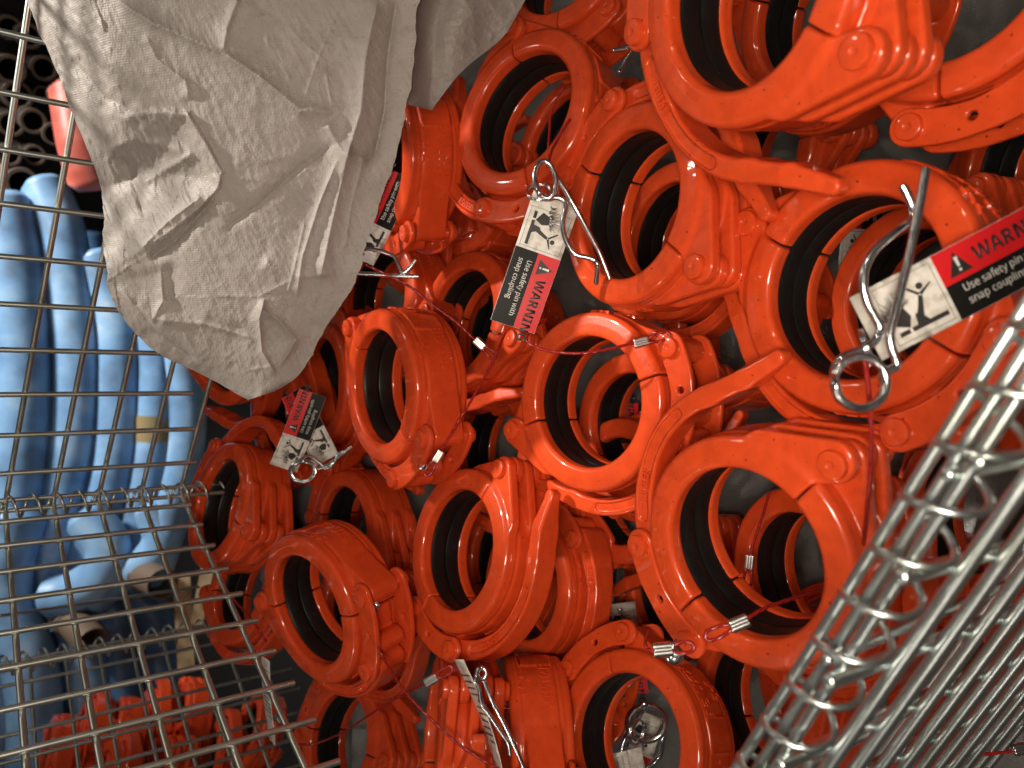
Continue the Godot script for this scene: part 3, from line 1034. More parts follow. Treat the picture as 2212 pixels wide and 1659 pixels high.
		var yv := (a - b).normalized()
		var zv := (EYE - a).normalized()
		var xv := yv.cross(zv).normalized()
		o.transform = Transform3D(Basis(xv, yv, xv.cross(yv)), (a + b) * 0.5)
		tag(o, e[0], "plank")

# a cloth or liner: a grid of points, dented by noise along its own normal
func sheet(f: Callable, nu: int, nv: int, dent: float, seed_: int, fine: float) -> ArrayMesh:
	var no := FastNoiseLite.new()
	no.seed = seed_
	no.frequency = 9.0
	no.fractal_octaves = 4
	no.fractal_type = FastNoiseLite.FRACTAL_RIDGED
	var n2 := FastNoiseLite.new()
	n2.seed = seed_ + 1
	n2.frequency = 45.0
	n2.fractal_octaves = 3
	var v := PackedVector3Array()
	for j in nv + 1:
		for i in nu + 1:
			var p: Vector3 = f.call(float(i) / nu, float(j) / nv)
			var to := (EYE - p).normalized()
			v.append(p + to * (no.get_noise_3dv(p) * dent + n2.get_noise_3dv(p) * fine))
	return grid(v, nu, nv)

func grid(v: PackedVector3Array, nu: int, nv: int) -> ArrayMesh:
	var n := PackedVector3Array()
	var uv := PackedVector2Array()
	var idx := PackedInt32Array()
	var w := nu + 1
	for j in nv + 1:
		for i in w:
			var du := v[j * w + mini(i + 1, nu)] - v[j * w + maxi(i - 1, 0)]
			var dv := v[mini(j + 1, nv) * w + i] - v[maxi(j - 1, 0) * w + i]
			var q := du.cross(dv).normalized()
			n.append(q if q.dot(EYE - v[j * w + i]) > 0 else -q)
			uv.append(Vector2(float(i) / nu, float(j) / nv))
	for j in nv:
		for i in nu:
			var a := j * w + i
			idx.append_array(PackedInt32Array([a, a + 1, a + w, a + 1, a + w + 1, a + w]))
	return commit(v, n, uv, idx)

# ------------------------------------------------------------------ the woven sack
func side_of(p: Vector2, line: PackedVector2Array) -> Vector2:     # distance to a polyline (signed by side) and the place along it, 0..1
	var best := 1e9
	var sign_ := 1.0
	var place := 0.0
	for i in line.size() - 1:
		var a := line[i]
		var b := line[i + 1]
		var t := clampf((p - a).dot(b - a) / (b - a).length_squared(), 0.0, 1.0)
		var d := p.distance_to(a.lerp(b, t))
		if d < best - 0.001:
			best = d
			sign_ = signf((b - a).cross(p - a))
			place = (i + t) / (line.size() - 1)
	return Vector2(best * sign_, place)

func curve_row(rows: Array, v: float, k: int) -> float:
	var s := v * (rows.size() - 1)
	var i := mini(int(s), rows.size() - 2)
	var t := s - i
	return cubic_interpolate(rows[i][k], rows[i + 1][k], rows[maxi(i - 1, 0)][k], rows[mini(i + 2, rows.size() - 1)][k], t)

func sack() -> void:
	var rows := [
		[-40, -160, 0.625, 1010, -160, 0.60], [-5, -110, 0.63, 960, -110, 0.61], [50, -5, 0.635, 905, 0, 0.62], [104, 115, 0.64, 893, 110, 0.63], [152, 235, 0.65, 878, 225, 0.64],
		[212, 395, 0.665, 848, 350, 0.655], [222, 500, 0.68, 812, 460, 0.67], [232, 615, 0.695, 775, 580, 0.68], [266, 692, 0.70, 745, 648, 0.69], [336, 760, 0.71, 702, 705, 0.70],
		[425, 805, 0.72, 668, 772, 0.71], [500, 845, 0.725, 640, 815, 0.715], [536, 864, 0.725, 590, 846, 0.72]]
	var flap := PackedVector2Array([Vector2(170, -150), Vector2(205, 0), Vector2(240, 110), Vector2(268, 235), Vector2(320, 228), Vector2(410, 240), Vector2(440, 290), Vector2(487, 370), Vector2(478, 410), Vector2(440, 452), Vector2(335, 538), Vector2(232, 608)])
	# creases: points, height in mm towards the viewer, width in px, and 1 for a step instead of a ridge
	var creases := [
		[[Vector2(235, -10), Vector2(330, 50), Vector2(480, 112), Vector2(560, 165), Vector2(650, 238), Vector2(740, 240)], 7.0, 16.0, 0],
		[[Vector2(482, 112), Vector2(490, 60), Vector2(520, -20)], 6.0, 14.0, 0],
		[[Vector2(480, 500), Vector2(560, 440), Vector2(650, 360), Vector2(740, 300)], -4.0, 10.0, 0],
		[[Vector2(240, 612), Vector2(330, 690), Vector2(352, 650), Vector2(345, 560)], 6.0, 15.0, 0],
		[[Vector2(330, 690), Vector2(440, 700), Vector2(560, 735)], 5.0, 18.0, 0],
		[[Vector2(370, 560), Vector2(385, 640), Vector2(440, 690), Vector2(560, 720)], -9.0, 26.0, 1],
		[[Vector2(550, 660), Vector2(600, 690), Vector2(640, 735), Vector2(600, 800)], 8.0, 12.0, 0],
		[[Vector2(572, 640), Vector2(560, 690), Vector2(566, 760), Vector2(600, 815)], 7.0, 10.0, 0],
		[[Vector2(640, 650), Vector2(652, 560), Vector2(690, 440), Vector2(735, 330)], 4.0, 9.0, 0],
		[[Vector2(300, 540), Vector2(360, 480), Vector2(440, 420)], 6.0, 10.0, 0],
		[[Vector2(320, 560), Vector2(380, 520), Vector2(470, 420)], -7.0, 10.0, 0],
		[[Vector2(260, 330), Vector2(300, 420), Vector2(310, 470)], -6.0, 14.0, 0],
		[[Vector2(150, 120), Vector2(230, 210), Vector2(290, 245)], -6.0, 16.0, 0],
		[[Vector2(225, 330), Vector2(290, 300), Vector2(400, 330)], 5.0, 14.0, 0],
		[[Vector2(300, 400), Vector2(370, 360), Vector2(420, 330)], 6.0, 10.0, 0],
		[[Vector2(310, 70), Vector2(340, 130), Vector2(400, 175), Vector2(410, 220)], 4.0, 10.0, 0],
		[[Vector2(820, -20), Vector2(790, 120), Vector2(780, 240), Vector2(730, 400)], 9.0, 22.0, 0],
		[[Vector2(860, -20), Vector2(838, 120), Vector2(830, 240), Vector2(800, 380)], -9.0, 18.0, 0],
		[[Vector2(700, 260), Vector2(740, 330), Vector2(800, 350)], 5.0, 14.0, 0],
		[[Vector2(760, 300), Vector2(720, 470), Vector2(690, 610)], 8.0, 20.0, 0],
		[[Vector2(560, 560), Vector2(640, 600), Vector2(730, 590)], 4.0, 22.0, 0],
		[[Vector2(660, 470), Vector2(640, 560), Vector2(620, 640)], 1.1, 3.0, 0],
		[[Vector2(500, 380), Vector2(620, 400), Vector2(740, 300)], 0.9, 4.0, 0],
		[[Vector2(620, 60), Vector2(700, 130), Vector2(720, 250)], 1.1, 4.0, 0],
		[[Vector2(740, 0), Vector2(690, 120), Vector2(650, 235)], 1.1, 4.0, 0],
		[[Vector2(560, 20), Vector2(580, 100), Vector2(640, 190)], 0.9, 4.0, 0],
		[[Vector2(400, 600), Vector2(470, 640), Vector2(560, 640), Vector2(640, 600)], 1.1, 5.0, 0],
		[[Vector2(280, 640), Vector2(340, 720), Vector2(430, 780)], -3.0, 6.0, 0],
		[[Vector2(480, 760), Vector2(540, 800), Vector2(590, 790)], 1.4, 5.0, 0],
		[[Vector2(500, 300), Vector2(560, 350), Vector2(640, 330)], 0.7, 4.0, 0],
		[[Vector2(110, 60), Vector2(190, 160), Vector2(250, 230)], 1.4, 5.0, 0],
		[[Vector2(230, 420), Vector2(270, 500), Vector2(262, 580)], 1.4, 5.0, 0],
		[[Vector2(300, 260), Vector2(340, 340), Vector2(330, 420)], 1.4, 5.0, 0],
		[[Vector2(380, 290), Vector2(400, 380), Vector2(360, 470)], 1.4, 5.0, 0],
		[[Vector2(790, 330), Vector2(760, 440), Vector2(740, 560)], 1.4, 5.0, 0]]
	var lines: Array[PackedVector2Array] = []
	for c in creases:
		lines.append(PackedVector2Array(c[0]))
	var n1 := FastNoiseLite.new()
	n1.seed = 41
	n1.frequency = 0.006
	n1.fractal_type = FastNoiseLite.FRACTAL_RIDGED
	n1.fractal_octaves = 4
	var n2 := FastNoiseLite.new()
	n2.seed = 42
	n2.frequency = 0.022
	n2.fractal_octaves = 4
	n2.fractal_type = FastNoiseLite.FRACTAL_RIDGED
	var nu := 300
	var nv := 330
	var v := PackedVector3Array()
	for j in nv + 1:
		var t := float(j) / nv
		var l := Vector3(curve_row(rows, t, 0), curve_row(rows, t, 1), curve_row(rows, t, 2))
		var r := Vector3(curve_row(rows, t, 3), curve_row(rows, t, 4), curve_row(rows, t, 5))
		for i in nu + 1:
			var u := float(i) / nu
			var s := l.lerp(r, u)
			var edge := 1.0 - absf(u * 2.0 - 1.0)
			var jit := n2.get_noise_2d(s.y * 0.35, 300.0 * roundf(u)) * 6.0 * maxf(0.0, 1.0 - edge * 8.0)
			var w := Vector2(s.x + jit, s.y)
			var h := 0.0
			for k in lines.size():
				var c: Array = creases[k]
				var q := side_of(w, lines[k])
				var a: float = absf(q.x) / float(c[2])
				if a > 5.0:
					continue
				var fade := smoothstep(0.0, 0.12, q.y) * smoothstep(1.0, 0.85, q.y)
				if int(c[3]) == 0:
					h += float(c[1]) * exp(-a) * fade
				else:
					h += float(c[1]) * smoothstep(-1.0, 1.0, q.x / float(c[2])) * fade * exp(-a * 0.4)
			# the folded-over flap at the left: lies on the sheet and turns down towards the basket's rim
			var f := side_of(w, flap)
			var on := f.x > 0.0 and w.y < 640.0
			var rough := 0.35
			if on:
				var far := minf(f.x, 210.0)
				h += lerpf(1.0, 5.0, smoothstep(200.0, 330.0, w.x)) * smoothstep(0.0, lerpf(24.0, 9.0, smoothstep(250.0, 400.0, w.x)), f.x) - far * 0.27
				rough = 1.0
			else:
				h -= 15.0 * smoothstep(0.0, 130.0, maxf(0.0, 232.0 - w.x))
			h += n1.get_noise_2d(w.x, w.y) * lerpf(0.22, 1.8, rough) + n2.get_noise_2d(w.x * 0.8 + w.y * 0.3, w.y) * lerpf(0.05, 0.75, rough)
			var along := Vector2(0.42, 0.91)
			var across := w.dot(Vector2(0.91, -0.42))
			h += (n2.get_noise_2d(across * 1.5, w.dot(along) * 0.32) * lerpf(0.04, 1.7, rough))
			if not on:
				h += n2.get_noise_2d(w.dot(Vector2(0.75, 0.66)) * 1.1, w.dot(Vector2(-0.66, 0.75)) * 0.25) * lerpf(0.05, 0.32, smoothstep(560.0, 720.0, w.y))
			if w.y > 640.0:
				h += n2.get_noise_2d(w.x * 0.4, w.y * 0.4) * 0.8
			h += 22.0 * sin(PI * u) * (1.0 - t * 0.6)
			v.append(P(w.x, w.y, s.z - h * 0.001))
	var o := obj("woven_sack", grid(v, nu, nv), M.bag)
	tag(o, "creased off-white woven plastic sack draped over the heap at upper left", "sack")
	# the part of the sack that hangs down behind, towards the top
	var rows2 := [[780, -140, 0.665, 1220, -140, 0.71], [820, -60, 0.665, 1170, -60, 0.71], [835, 20, 0.665, 1126, 15, 0.71], [845, 100, 0.67, 1084, 82, 0.71], [850, 165, 0.675, 1000, 152, 0.70], [862, 214, 0.68, 944, 222, 0.69], [878, 226, 0.68, 934, 238, 0.685]]
	var v2 := PackedVector3Array()
	nu = 150
	nv = 150
	for j in nv + 1:
		var t := float(j) / nv
		var l := Vector3(curve_row(rows2, t, 0), curve_row(rows2, t, 1), curve_row(rows2, t, 2))
		var r := Vector3(curve_row(rows2, t, 3), curve_row(rows2, t, 4), curve_row(rows2, t, 5))
		for i in nu + 1:
			var u := float(i) / nu
			var s := l.lerp(r, u)
			var x := s.x - (s.y - 100.0) * -0.12
			var h := 12.0 * sin((x - 850.0) * 0.05 + 0.6 * sin(s.y * 0.02)) * exp(-maxf(0.0, x - 940.0) * 0.02) + 6.0 * sin((x + s.y * 0.35) * 0.021)
			h += n1.get_noise_2d(s.x + 900.0, s.y) * 3.0 + n2.get_noise_2d(s.x, s.y + 300.0) * 0.5
			v2.append(P(s.x, s.y, s.z - h * 0.001))
	var o2 := obj("hanging_fold", grid(v2, nu, nv), M.bag, o)

# ------------------------------------------------------------------ pins, tags and cables
func bent_wire(called: String, label: String, category: String, group: String, pts: Array, rad: float, d: float) -> Node3D:
	var path := []
	for p in pts:
		path.append(P(p[0], p[1], d + (p[2] * 0.001 if p.size() > 2 else 0.0)))
	var o := obj(called, tube(smooth_path(path, 6), rad, 12), M.steel)
	tag(o, label, category, group)
	return o

func hairpin(label: String, straight: Array, coil: Array, wavy: Array, rad: float, d: float) -> Node3D:
	# straight leg, then a coil (centre x, y, radii, tilt, start angle, turns), then the wavy leg
	var pts := []
	for p in straight:
		pts.append(p)
	var n := int(14 * absf(coil[6]))
	for i in n + 1:
		var a: float = deg_to_rad(coil[5]) + TAU * coil[6] * i / n
		var e := Vector2(cos(a) * coil[2], sin(a) * coil[3]).rotated(deg_to_rad(coil[4]))
		pts.append([coil[0] + e.x + float(i) / n * coil[7], coil[1] + e.y, -float(i) / n * rad * 4000.0])
	for p in wavy:
		pts.append(p)
	return bent_wire("safety_pin", label, "safety pin", "wire safety pins tied to the couplings", pts, rad, d)

func split_ring(label: String, at: Vector3, rad: float, facing: Vector3, wire := 0.0007) -> Node3D:
	var z := facing.normalized()
	var x := z.cross(Vector3(0.3, 0.2, 0.9)).normalized()
	var y := z.cross(x)
	var pts := PackedVector3Array()
	for i in 41:
		var a := TAU * i / 20.0
		pts.append(at + (x * cos(a) + y * sin(a)) * rad + z * wire * 1.9 * i / 20.0)
	var o := obj("split_ring", tube(pts, wire, 8), M.steel)
	tag(o, label, "ring", "small wire rings on the tags")
	return o

func flat(pts: Array, z := 0.0) -> ArrayMesh:
	var p := PackedVector2Array(pts)
	var t := Geometry2D.triangulate_polygon(p)
	var v := PackedVector3Array()
	var n := PackedVector3Array()
	for q in p:
		v.append(Vector3(q.x, q.y, z))
		n.append(Vector3(0, 0, 1))
	return commit(v, n, PackedVector2Array(), t)

func quad(x0: float, y0: float, x1: float, y1: float) -> ArrayMesh:
	return flat([Vector2(x0, y0), Vector2(x1, y0), Vector2(x1, y1), Vector2(x0, y1)])

func stroke(a: Vector2, b: Vector2, w0: float, w1: float) -> ArrayMesh:
	var s := (b - a).orthogonal().normalized()
	return flat([a - s * w0, b - s * w1, b + s * w1, a + s * w0])

func join(list: Array) -> ArrayMesh:
	var st := SurfaceTool.new()
	for m in list:
		st.append_from(m, 0, Transform3D())
	return st.commit()

var tag_parts := {}

# the card is a curled strip: everything printed on it is cut fine and bent with it
func curl(m: Mesh, at := Vector3.ZERO, bow := 0.004, twist := 0.05) -> ArrayMesh:
	var arr := m.surface_get_arrays(0)
	var src: PackedVector3Array = arr[Mesh.ARRAY_VERTEX]
	var idx: PackedInt32Array = arr[Mesh.ARRAY_INDEX] if arr[Mesh.ARRAY_INDEX] != null else PackedInt32Array(range(src.size()))
	var list: Array[PackedVector3Array] = []
	for i in range(0, idx.size(), 3):
		list.append(PackedVector3Array([src[idx[i]] + at, src[idx[i + 1]] + at, src[idx[i + 2]] + at]))
	var v := PackedVector3Array()
	while list.size():
		var t: PackedVector3Array = list.pop_back()
		var k := -1
		var long := 0.007
		for e in 3:
			var d := absf(t[e].x - t[(e + 1) % 3].x)
			if d > long:
				long = d
				k = e
		if k < 0:
			v.append_array(t)
			continue
		var mid := (t[k] + t[(k + 1) % 3]) * 0.5
		list.append(PackedVector3Array([t[k], mid, t[(k + 2) % 3]]))
		list.append(PackedVector3Array([mid, t[(k + 1) % 3], t[(k + 2) % 3]]))
	for i in v.size():
		var p := v[i]
		v[i].z += bow * sin(PI * p.x / 0.114) + twist * p.y * (p.x / 0.114) + 0.0022 * maxf(0.0, 0.02 - p.x) / 0.02
	var st := SurfaceTool.new()
	st.begin(Mesh.PRIMITIVE_TRIANGLES)
	for p in v:
		st.add_vertex(p)
	st.generate_normals()
	return st.commit()

func tag_shapes() -> void:
	var w := 0.0395
	var h := w * 0.5
	var bx := BoxMesh.new()
	bx.size = Vector3(0.114, w, 0.0004)
	tag_parts.card = bx
	tag_parts.red = quad(0.0475, 0.0005, 0.1138, h - 0.0002)
	tag_parts.black = quad(0.0475, -h + 0.0002, 0.1138, 0.0005)
	# pictogram: two lengths of pipe come apart, and the blast throws a figure back
	var s := 0.0315
	var o := Vector2(0.0135, -h + 0.004)
	var list := []
	var pt := func(x: float, y: float) -> Vector2: return o + Vector2(x, y) * s
	list.append(flat([pt.call(0.05, 0.07), pt.call(0.24, 0.07), pt.call(0.24, 0.155), pt.call(0.05, 0.155)]))
	list.append(flat([pt.call(0.29, 0.07), pt.call(0.95, 0.07), pt.call(0.95, 0.155), pt.call(0.29, 0.155)]))
	list.append(flat([pt.call(0.27, 0.16), pt.call(0.36, 0.35), pt.call(0.30, 0.54), pt.call(0.10, 0.50), pt.call(0.03, 0.30)]))
	list.append(flat([pt.call(0.40, 0.155), pt.call(0.62, 0.155), pt.call(0.56, 0.25), pt.call(0.50, 0.36), pt.call(0.43, 0.34)]))
	list.append(flat([pt.call(0.45, 0.30), pt.call(0.56, 0.25), pt.call(0.62, 0.40), pt.call(0.685, 0.58), pt.call(0.62, 0.62), pt.call(0.53, 0.44)]))
	list.append(stroke(pt.call(0.64, 0.63), pt.call(0.46, 0.84), 0.026 * s, 0.02 * s))
	list.append(stroke(pt.call(0.66, 0.62), pt.call(0.90, 0.74), 0.034 * s, 0.01 * s))
	var head := []
	for i in 18:
		head.append(pt.call(0.70 + 0.062 * cos(TAU * i / 18), 0.76 + 0.062 * sin(TAU * i / 18)))
	list.append(flat(head))
	var r := RandomNumberGenerator.new()
	r.seed = 4
	for i in 22:
		var a := deg_to_rad(lerpf(48, 165, i / 21.0))
		var c: Vector2 = pt.call(0.21, 0.38)
		var d := Vector2(cos(a), sin(a))
		list.append(stroke(c + d * s * r.randf_range(0.1, 0.28), c + d * s * r.randf_range(0.3, 0.52), 0.012 * s, 0.004 * s))
	tag_parts.pictogram = join(list)
	var b := 0.0003
	var x0 := 0.0118
	var x1 := 0.0452
	tag_parts.border = join([quad(x0, -h + 0.0025, x1, -h + 0.0025 + b), quad(x0, h - 0.0025 - b, x1, h - 0.0025), quad(x0, -h + 0.0025, x0 + b, h - 0.0025), quad(x1 - b, -h + 0.0025, x1, h - 0.0025)])
	tag_parts.mark = join([flat([Vector2(0.052, 0.0035), Vector2(0.0655, 0.0035), Vector2(0.05875, 0.0165)])])
	tag_parts.bang = join([flat([Vector2(0.0581, 0.0078), Vector2(0.0594, 0.0078), Vector2(0.0598, 0.0135), Vector2(0.0577, 0.0135)]), quad(0.0580, 0.0052, 0.0595, 0.0066)])

# at: middle of the hole's end; along: reading direction; up: top of the letters
func warning_tag(label: String, at: Vector3, to: Vector3, across: Vector3, back := false, size := 1.0) -> Node3D:
	var t := thing("warning_tag", label, "warning tag", "warning tags tied to the safety pins", at)
	var x := (to - at).normalized()
	var z := x.cross(across).normalized()
	if z.dot(EYE - at) < 0:
		z = -z
	t.basis = Basis(x * size, z.cross(x) * size, z * size)
	var bow: float = [0.005, -0.004, 0.003, -0.006][used.get("warning_tag", 0) % 4]
	var twist: float = [0.06, -0.09, 0.12, -0.04, 0.08][used.get("warning_tag", 0) % 5]
	obj("card", curl(tag_parts.card, Vector3(0.057, 0, 0), bow, twist), M.paper, t)
	if back:
		var words := ["Clean grease from inside", "of coupling to prevent", "cement from bleeding", "out and causing line", "blockage.", "Snap couplings are", "not recommended for", "high rise pumping.", "Please use grooved", "couplings over 500psi", "line pressure."]
		for i in words.size():
			var l := lettering(words[i], 0.00165, 0.0001, false, true)
			var turned := SurfaceTool.new()
			turned.append_from(l, 0, Transform3D(Basis(Vector3(0, 0, 1), PI / 2), Vector3.ZERO))
			obj("printed_line", curl(turned.commit(), Vector3(0.098 - i * 0.0062, -0.016, 0.00032), bow, twist), M.ink, t)
		return t
	var lift := 0.00035
	for e in [["red_band", tag_parts.red, M.red, lift], ["black_band", tag_parts.black, M.black, lift], ["pictogram", tag_parts.pictogram, M.ink, lift], ["border_line", tag_parts.border, M.ink, lift], ["warning_triangle", tag_parts.mark, M.ink, lift * 2], ["exclamation_mark", tag_parts.bang, M.white, lift * 3]]:
		obj(e[0], curl(e[1], Vector3(0, 0, e[3]), bow, twist), e[2], t)
	for e in [["WARNING", 0.0082, 0.0685, 0.0062, true, M.ink], ["Use safety pin with", 0.0042, 0.0555, -0.0062, false, M.white], ["snap coupling", 0.0042, 0.0555, -0.0136, false, M.white]]:
		obj("printed_line", curl(lettering(e[0], e[1], 0.0001, e[4], true), Vector3(e[2], e[3] + e[1] * 0.45, lift * 2), bow, twist), e[5], t)
	obj("eyelet", lathe([Vector2(0.0018, -0.0006), Vector2(0.0018, 0.0006), Vector2(0.0026, 0.0009), Vector2(0.0034, 0.0004)], 20), M.steel, t).position = Vector3(0.0065, 0.0, 0.0)
	return t

func pins_and_tags() -> void:
	tag_shapes()
	hairpin("large wire safety pin lying over the big tag at right", [[2000, 365], [1985, 450], [1962, 560], [1937, 660], [1923, 720], [1926, 752], [1937, 790]],
		[1855, 826, 56, 56, 0, -20, 1.55, 6], [[1802, 800], [1822, 770], [1856, 757], [1888, 738], [1901, 711], [1890, 685], [1874, 655], [1865, 615], [1870, 575], [1892, 538], [1932, 502], [1966, 478, 5], [1972, 455, 6], [1962, 425, 6], [1950, 402, 6]], 0.0023, 0.405)
	warning_tag("large warning tag crossing the biggest coupling and running out of frame at right", P(1866, 712, 0.43), P(2212, 532, 0.425), P(1826, 652, 0.43) - P(1908, 772, 0.43))
	split_ring("small split ring joining the big tag to the large pin", P(1866, 752, 0.412), 0.0098, ZC * 0.45 + XC * 0.8 + YC * 0.3)
	hairpin("bright wire safety pin hanging over the bore at the top of the middle tag", [[1317, 602, 14], [1292, 540, 10], [1250, 462, 2], [1222, 412], [1204, 384]],
		[1180, 388, 22, 40, -8, -10, -1.6, -3], [[1166, 424], [1182, 430], [1204, 427], [1221, 436], [1221, 455], [1216, 476], [1218, 505], [1230, 534], [1244, 550], [1266, 556], [1284, 562], [1291, 575], [1288, 612, 8]], 0.0021, 0.60)
	warning_tag("warning tag hanging beside the bright pin in the middle", P(1203, 428, 0.62), P(1105, 712, 0.66), P(1215, 455, 0.62) - P(1130, 425, 0.62))
	split_ring("small split ring at the top of the middle tag", P(1164, 417, 0.607), 0.0095, ZC * 0.9 + YC * 0.6)
	hairpin("wire safety pin by the right edge of the sack", [[904, 597], [860, 596], [800, 592], [740, 590]], [728, 575, 12, 20, 0, 60, 1.5, 0], [[760, 545], [800, 538], [845, 550], [858, 565], [870, 588], [884, 580], [898, 562]], 0.0021, 0.79)
	hairpin("wire safety pin in the gap at the top beside the near coupling", [[1338, 155], [1362, 118], [1388, 80], [1405, 40]], [1400, 25, 14, 18, 0, 40, 1.5, 0], [[1385, 50], [1373, 75], [1366, 94], [1350, 103], [1325, 109]], 0.0021, 0.66)
	hairpin("dull coiled safety pin under the red tag cluster at left", [[760, 965], [735, 985], [705, 1005], [690, 1012]], [652, 1018, 27, 22, 0, -20, 1.8, 5], [[640, 1000], [665, 985], [690, 1000], [706, 1012], [722, 1000], [728, 985], [742, 975]], 0.0021, 0.87)
	hairpin("wire safety pin lying beside the crumpled tag at the bottom", [[1132, 1660], [1100, 1585], [1062, 1510], [1046, 1470]], [1040, 1455, 10, 12, 0, 90, 1.4, 0], [[1028, 1468], [1036, 1492], [1042, 1520], [1068, 1560], [1088, 1590], [1098, 1605], [1102, 1630]], 0.0021, 0.69)
	hairpin("dark coiled safety pin inside the bore at the bottom", [[1340, 1700, 20], [1420, 1640, 20], [1432, 1600]], [1394, 1562, 40, 38, -10, 20, 1.7, 5], [[1350, 1600, 10], [1340, 1690, 20]], 0.0034, 0.86)
	split_ring("small dark ring on the coiled pin inside the bottom bore", P(1372, 1580, 0.84), 0.013, ZC + XC * 0.9, 0.0011)
	warning_tag("white text tag inside the bottom bore, back side up", P(1345, 1660, 0.83), P(1440, 1640, 0.83), P(1400, 1560, 0.83) - P(1410, 1660, 0.83), true).translate_object_local(Vector3(-0.09, 0.0, 0))
	warning_tag("warning tag lying deep under the bottom bore, only its red end in view", P(1320, 1200, 0.93), P(1370, 1520, 0.93), P(1400, 1500, 0.93) - P(1330, 1470, 0.93)).translate_object_local(Vector3(0.058, 0, 0))
	warning_tag("white pictogram tag behind the coiled pin in the bottom bore", P(1400, 1540, 0.9), P(1340, 1720, 0.9), P(1440, 1570, 0.9) - P(1380, 1540, 0.9))
	warning_tag("upper red warning tag of the left cluster, reading upwards", P(612, 1012, 0.90), P(690, 812, 0.93), P(560, 930, 0.90) - P(640, 960, 0.90), false, 0.84)
	warning_tag("lower warning tag of the left cluster, half covered by the other", P(706, 995, 0.93), P(610, 800, 0.95), P(600, 930, 0.93) - P(690, 890, 0.93), false, 0.84)
	warning_tag("warning tag inside the coupling at the right edge of the sack", P(775, 560, 0.83), P(858, 380, 0.83), P(815, 440, 0.83) - P(850, 460, 0.83), false, 0.9)
	warning_tag("dark warning tag in the gap above the largest coupling", P(1850, 600, 0.84), P(1868, 296, 0.84), P(1800, 400, 0.84) - P(1900, 400, 0.84), false, 1.1)
	warning_tag("crumpled white text tag between the edge-on couplings at the bottom", P(1085, 1690, 0.70), P(1005, 1465, 0.72), P(1070, 1540, 0.69) - P(1056, 1546, 0.73), true)
	warning_tag("white text tag hanging through the mesh at lower left", P(590, 1600, 0.95), P(575, 1440, 0.95), P(600, 1520, 0.94) - P(582, 1525, 0.98), true, 0.9)
	warning_tag("white and black tag among the couplings left of the lower right one", P(1290, 1330, 0.98), P(1310, 1200, 0.98), P(1260, 1260, 0.84) - P(1330, 1270, 0.84), false, 0.9)
	warning_tag("black end of a tag seen through the middle coupling's bore", P(1365, 1060, 1.0), P(1380, 868, 1.0), P(1330, 900, 1.0) - P(1410, 900, 1.0))

func ferrule(parent: Node3D, a: Vector3, b: Vector3) -> void:
	var t := (b - a).normalized()
	var side := t.cross((EYE - a).normalized()).normalized()
	var m := (a + b) * 0.5
	var h := 0.0055
	var st := [bar(m - t * h + side * 0.0021, m + t * h + side * 0.0021, 0.0025, 14), bar(m - t * h - side * 0.0021, m + t * h - side * 0.0021, 0.0025, 14), bar(m - t * h * 0.97, m + t * h * 0.97, 0.0024, 12)]
	obj("ferrule", join(st), M.ferrule, parent)

# runs: lists of [x, y, depth]; loops: [x, y, depth, away x, away y]; rivets: [x, y, depth]
func cable(label: String, run: Array, ferrules: Array, rivets: Array) -> void:
	var t := thing("safety_cable", label, "cable", "thin red safety cables between couplings and pins")
	var path := []
	for p in run:
		path.append(P(p[0], p[1], p[2]))
	obj("wire", tube(smooth_path(path, 10), 0.0013, 10), M.cable, t)
	for f in ferrules:      # centre x, y, depth, direction x, y towards the loop, loop length
		var m := P(f[0], f[1], f[2])
		var d := (P(f[0] + f[3], f[1] + f[4], f[2]) - m).normalized()
		ferrule(t, m - d * 0.004, m + d * 0.004)
		var s := d.cross((EYE - m).normalized()).normalized()
		var q: float = f[5]
		var lp: PackedVector3Array = smooth_path([m + d * 0.006 - s * 0.0017, m + d * (0.006 + q * 0.4) - s * 0.0032, m + d * (0.006 + q * 0.85) - s * 0.003, m + d * (0.006 + q), m + d * (0.006 + q * 0.85) + s * 0.003, m + d * (0.006 + q * 0.4) + s * 0.0032, m + d * 0.006 + s * 0.0017], 6)
		obj("loop", tube(lp, 0.0013, 10), M.cable, t)
	for r in rivets:
		var at := P(r[0], r[1], r[2])
		var o := obj("rivet", lathe([Vector2(0.0068, -0.001), Vector2(0.0068, 0.0), Vector2(0.006, 0.0019), Vector2(0.0042, 0.0032), Vector2(0.0018, 0.0036), Vector2(0.0016, 0.0022), Vector2(0.0001, 0.0022)], 24), M.steel, t)
		var z: Vector3 = r[3]
		var x := z.cross(Vector3(0.4, 0.3, 0.8)).normalized()
		o.transform = Transform3D(Basis(x, z.cross(x), z), at)
		var pts := PackedVector3Array()
		for i in 15:
			var a := TAU * i / 14.0
			pts.append(at + z * 0.0035 + (P(r[4], r[5], r[2]) - at).normalized() * (0.0062 + 0.0052 * cos(a)) + z * 0.0042 * sin(a))
		obj("eye_ring", tube(pts, 0.0007, 8), M.steel, t)

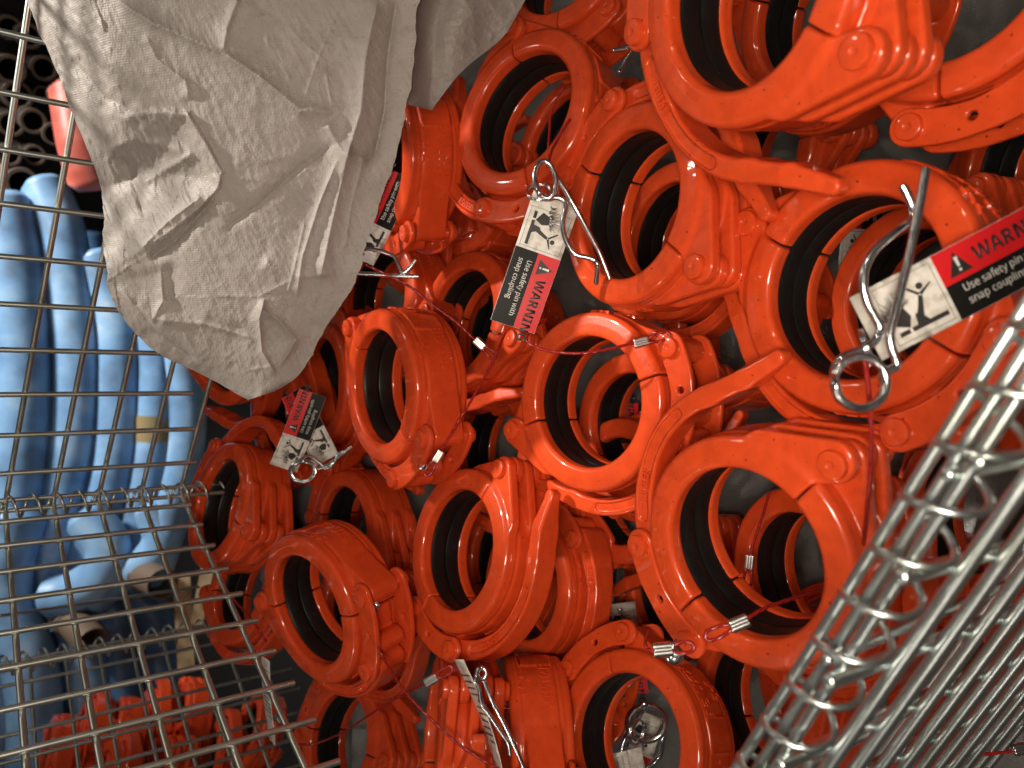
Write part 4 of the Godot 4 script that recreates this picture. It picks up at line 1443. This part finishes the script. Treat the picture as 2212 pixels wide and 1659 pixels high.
func cables() -> void:
	var face := (ZC * 0.72 - XC * 0.68).normalized()
	var front := (ZC * 0.9 - XC * 0.42).normalized()
	cable("red cable sweeping across the middle coupling from its steel rivet", [[1368, 741, 0.655], [1320, 753, 0.65], [1260, 763, 0.648], [1195, 760, 0.652], [1148, 745, 0.66], [1137, 730, 0.665], [1150, 712, 0.672], [1180, 690, 0.70]], [[1385, 739, 0.655, 3, -0.8, 0.019]], [[1455, 742, 0.668, front, 1436, 726]])
	cable("long red cable running from the lettered barrel coupling up behind the middle tag", [[956, 968, 0.765], [985, 920, 0.76], [1014, 872, 0.755], [1057, 796, 0.74], [1076, 755, 0.73], [1092, 715, 0.70]], [[946, 985, 0.768, -0.6, 1, 0.017]], [[911, 1001, 0.775, face, 920, 1010]])
	cable("red cable slanting from the sack's edge to the coupling behind the middle tag", [[790, 572, 0.76], [880, 616, 0.765], [930, 655, 0.77], [987, 697, 0.775], [1025, 733, 0.78]], [[1036, 742, 0.78, 1, 0.95, 0.016]], [])
	cable("red cable hanging straight down from the large pin at right", [[1868, 770, 0.42], [1877, 850, 0.425], [1882, 930, 0.43], [1881, 1010, 0.44], [1874, 1090, 0.45], [1868, 1150, 0.47], [1855, 1290, 0.55]], [], [])
	cable("red cable crossing the lower right bore from its ferrule at the rim", [[1610, 1338, 0.50], [1660, 1310, 0.515], [1752, 1280, 0.54], [1850, 1240, 0.58]], [[1597, 1346, 0.50, -1, 0.42, 0.018]], [])
	cable("red cable hanging deep inside the lower right bore", [[1662, 1062, 0.66], [1648, 1113, 0.67], [1630, 1165, 0.68], [1621, 1200, 0.69]], [[1619, 1214, 0.69, -0.1, 1, 0.016]], [])
	cable("short red cable bunched at the lower right coupling's link rivet", [[1420, 1402, 0.50], [1400, 1404, 0.505], [1394, 1390, 0.51], [1400, 1365, 0.53]], [[1432, 1403, 0.50, 1, -0.1, 0.014]], [[1454, 1414, 0.505, front, 1458, 1395]])
	cable("red cable falling from the dark lower left coupling's rivet to the bottom edge", [[807, 1358, 0.775], [814, 1392, 0.77], [832, 1428, 0.765], [880, 1500, 0.72], [970, 1590, 0.70], [1030, 1634, 0.69], [1095, 1670, 0.69]], [[802, 1343, 0.78, -0.15, -1, 0.016]], [[809, 1307, 0.785, face, 794, 1295]])
	cable("red cable looping across the bottom left coupling to the edge-on ones", [[622, 1580, 0.99], [632, 1602, 0.98], [668, 1608, 0.96], [733, 1586, 0.93], [837, 1519, 0.80], [914, 1479, 0.73]], [[617, 1565, 0.99, -0.2, -1, 0.014], [931, 1470, 0.72, 1, -0.6, 0.017]], [[603, 1551, 0.995, face, 612, 1548]])
	cable("red cable lying inside the bore of the coupling beside the sack", [[1218, 188, 0.72], [1202, 215, 0.73], [1190, 245, 0.74], [1186, 300, 0.76], [1183, 340, 0.77]], [], [])
	cable("red cable dropping beside the top centre bore towards the bright pin", [[1232, 258, 0.66], [1215, 283, 0.655], [1202, 307, 0.65], [1190, 330, 0.63], [1184, 360, 0.61]], [], [])
	cable("thin red cable hanging below the leftmost upright coupling", [[452, 1215, 0.98], [470, 1245, 0.95], [505, 1295, 0.90], [545, 1340, 0.87], [575, 1385, 0.86]], [], [])
	cable("dark red cable between the edge-on couplings at the bottom", [[1087, 1529, 0.76], [1110, 1530, 0.76], [1140, 1522, 0.765], [1168, 1500, 0.78]], [], [[1080, 1520, 0.765, front, 1090, 1528]])
	cable("red cable at the lower right corner below the orange lever tip", [[2050, 1632, 0.62], [2120, 1630, 0.62], [2190, 1622, 0.62], [2260, 1610, 0.62]], [[2205, 1618, 0.62, 1, -0.2, 0.015]], [])
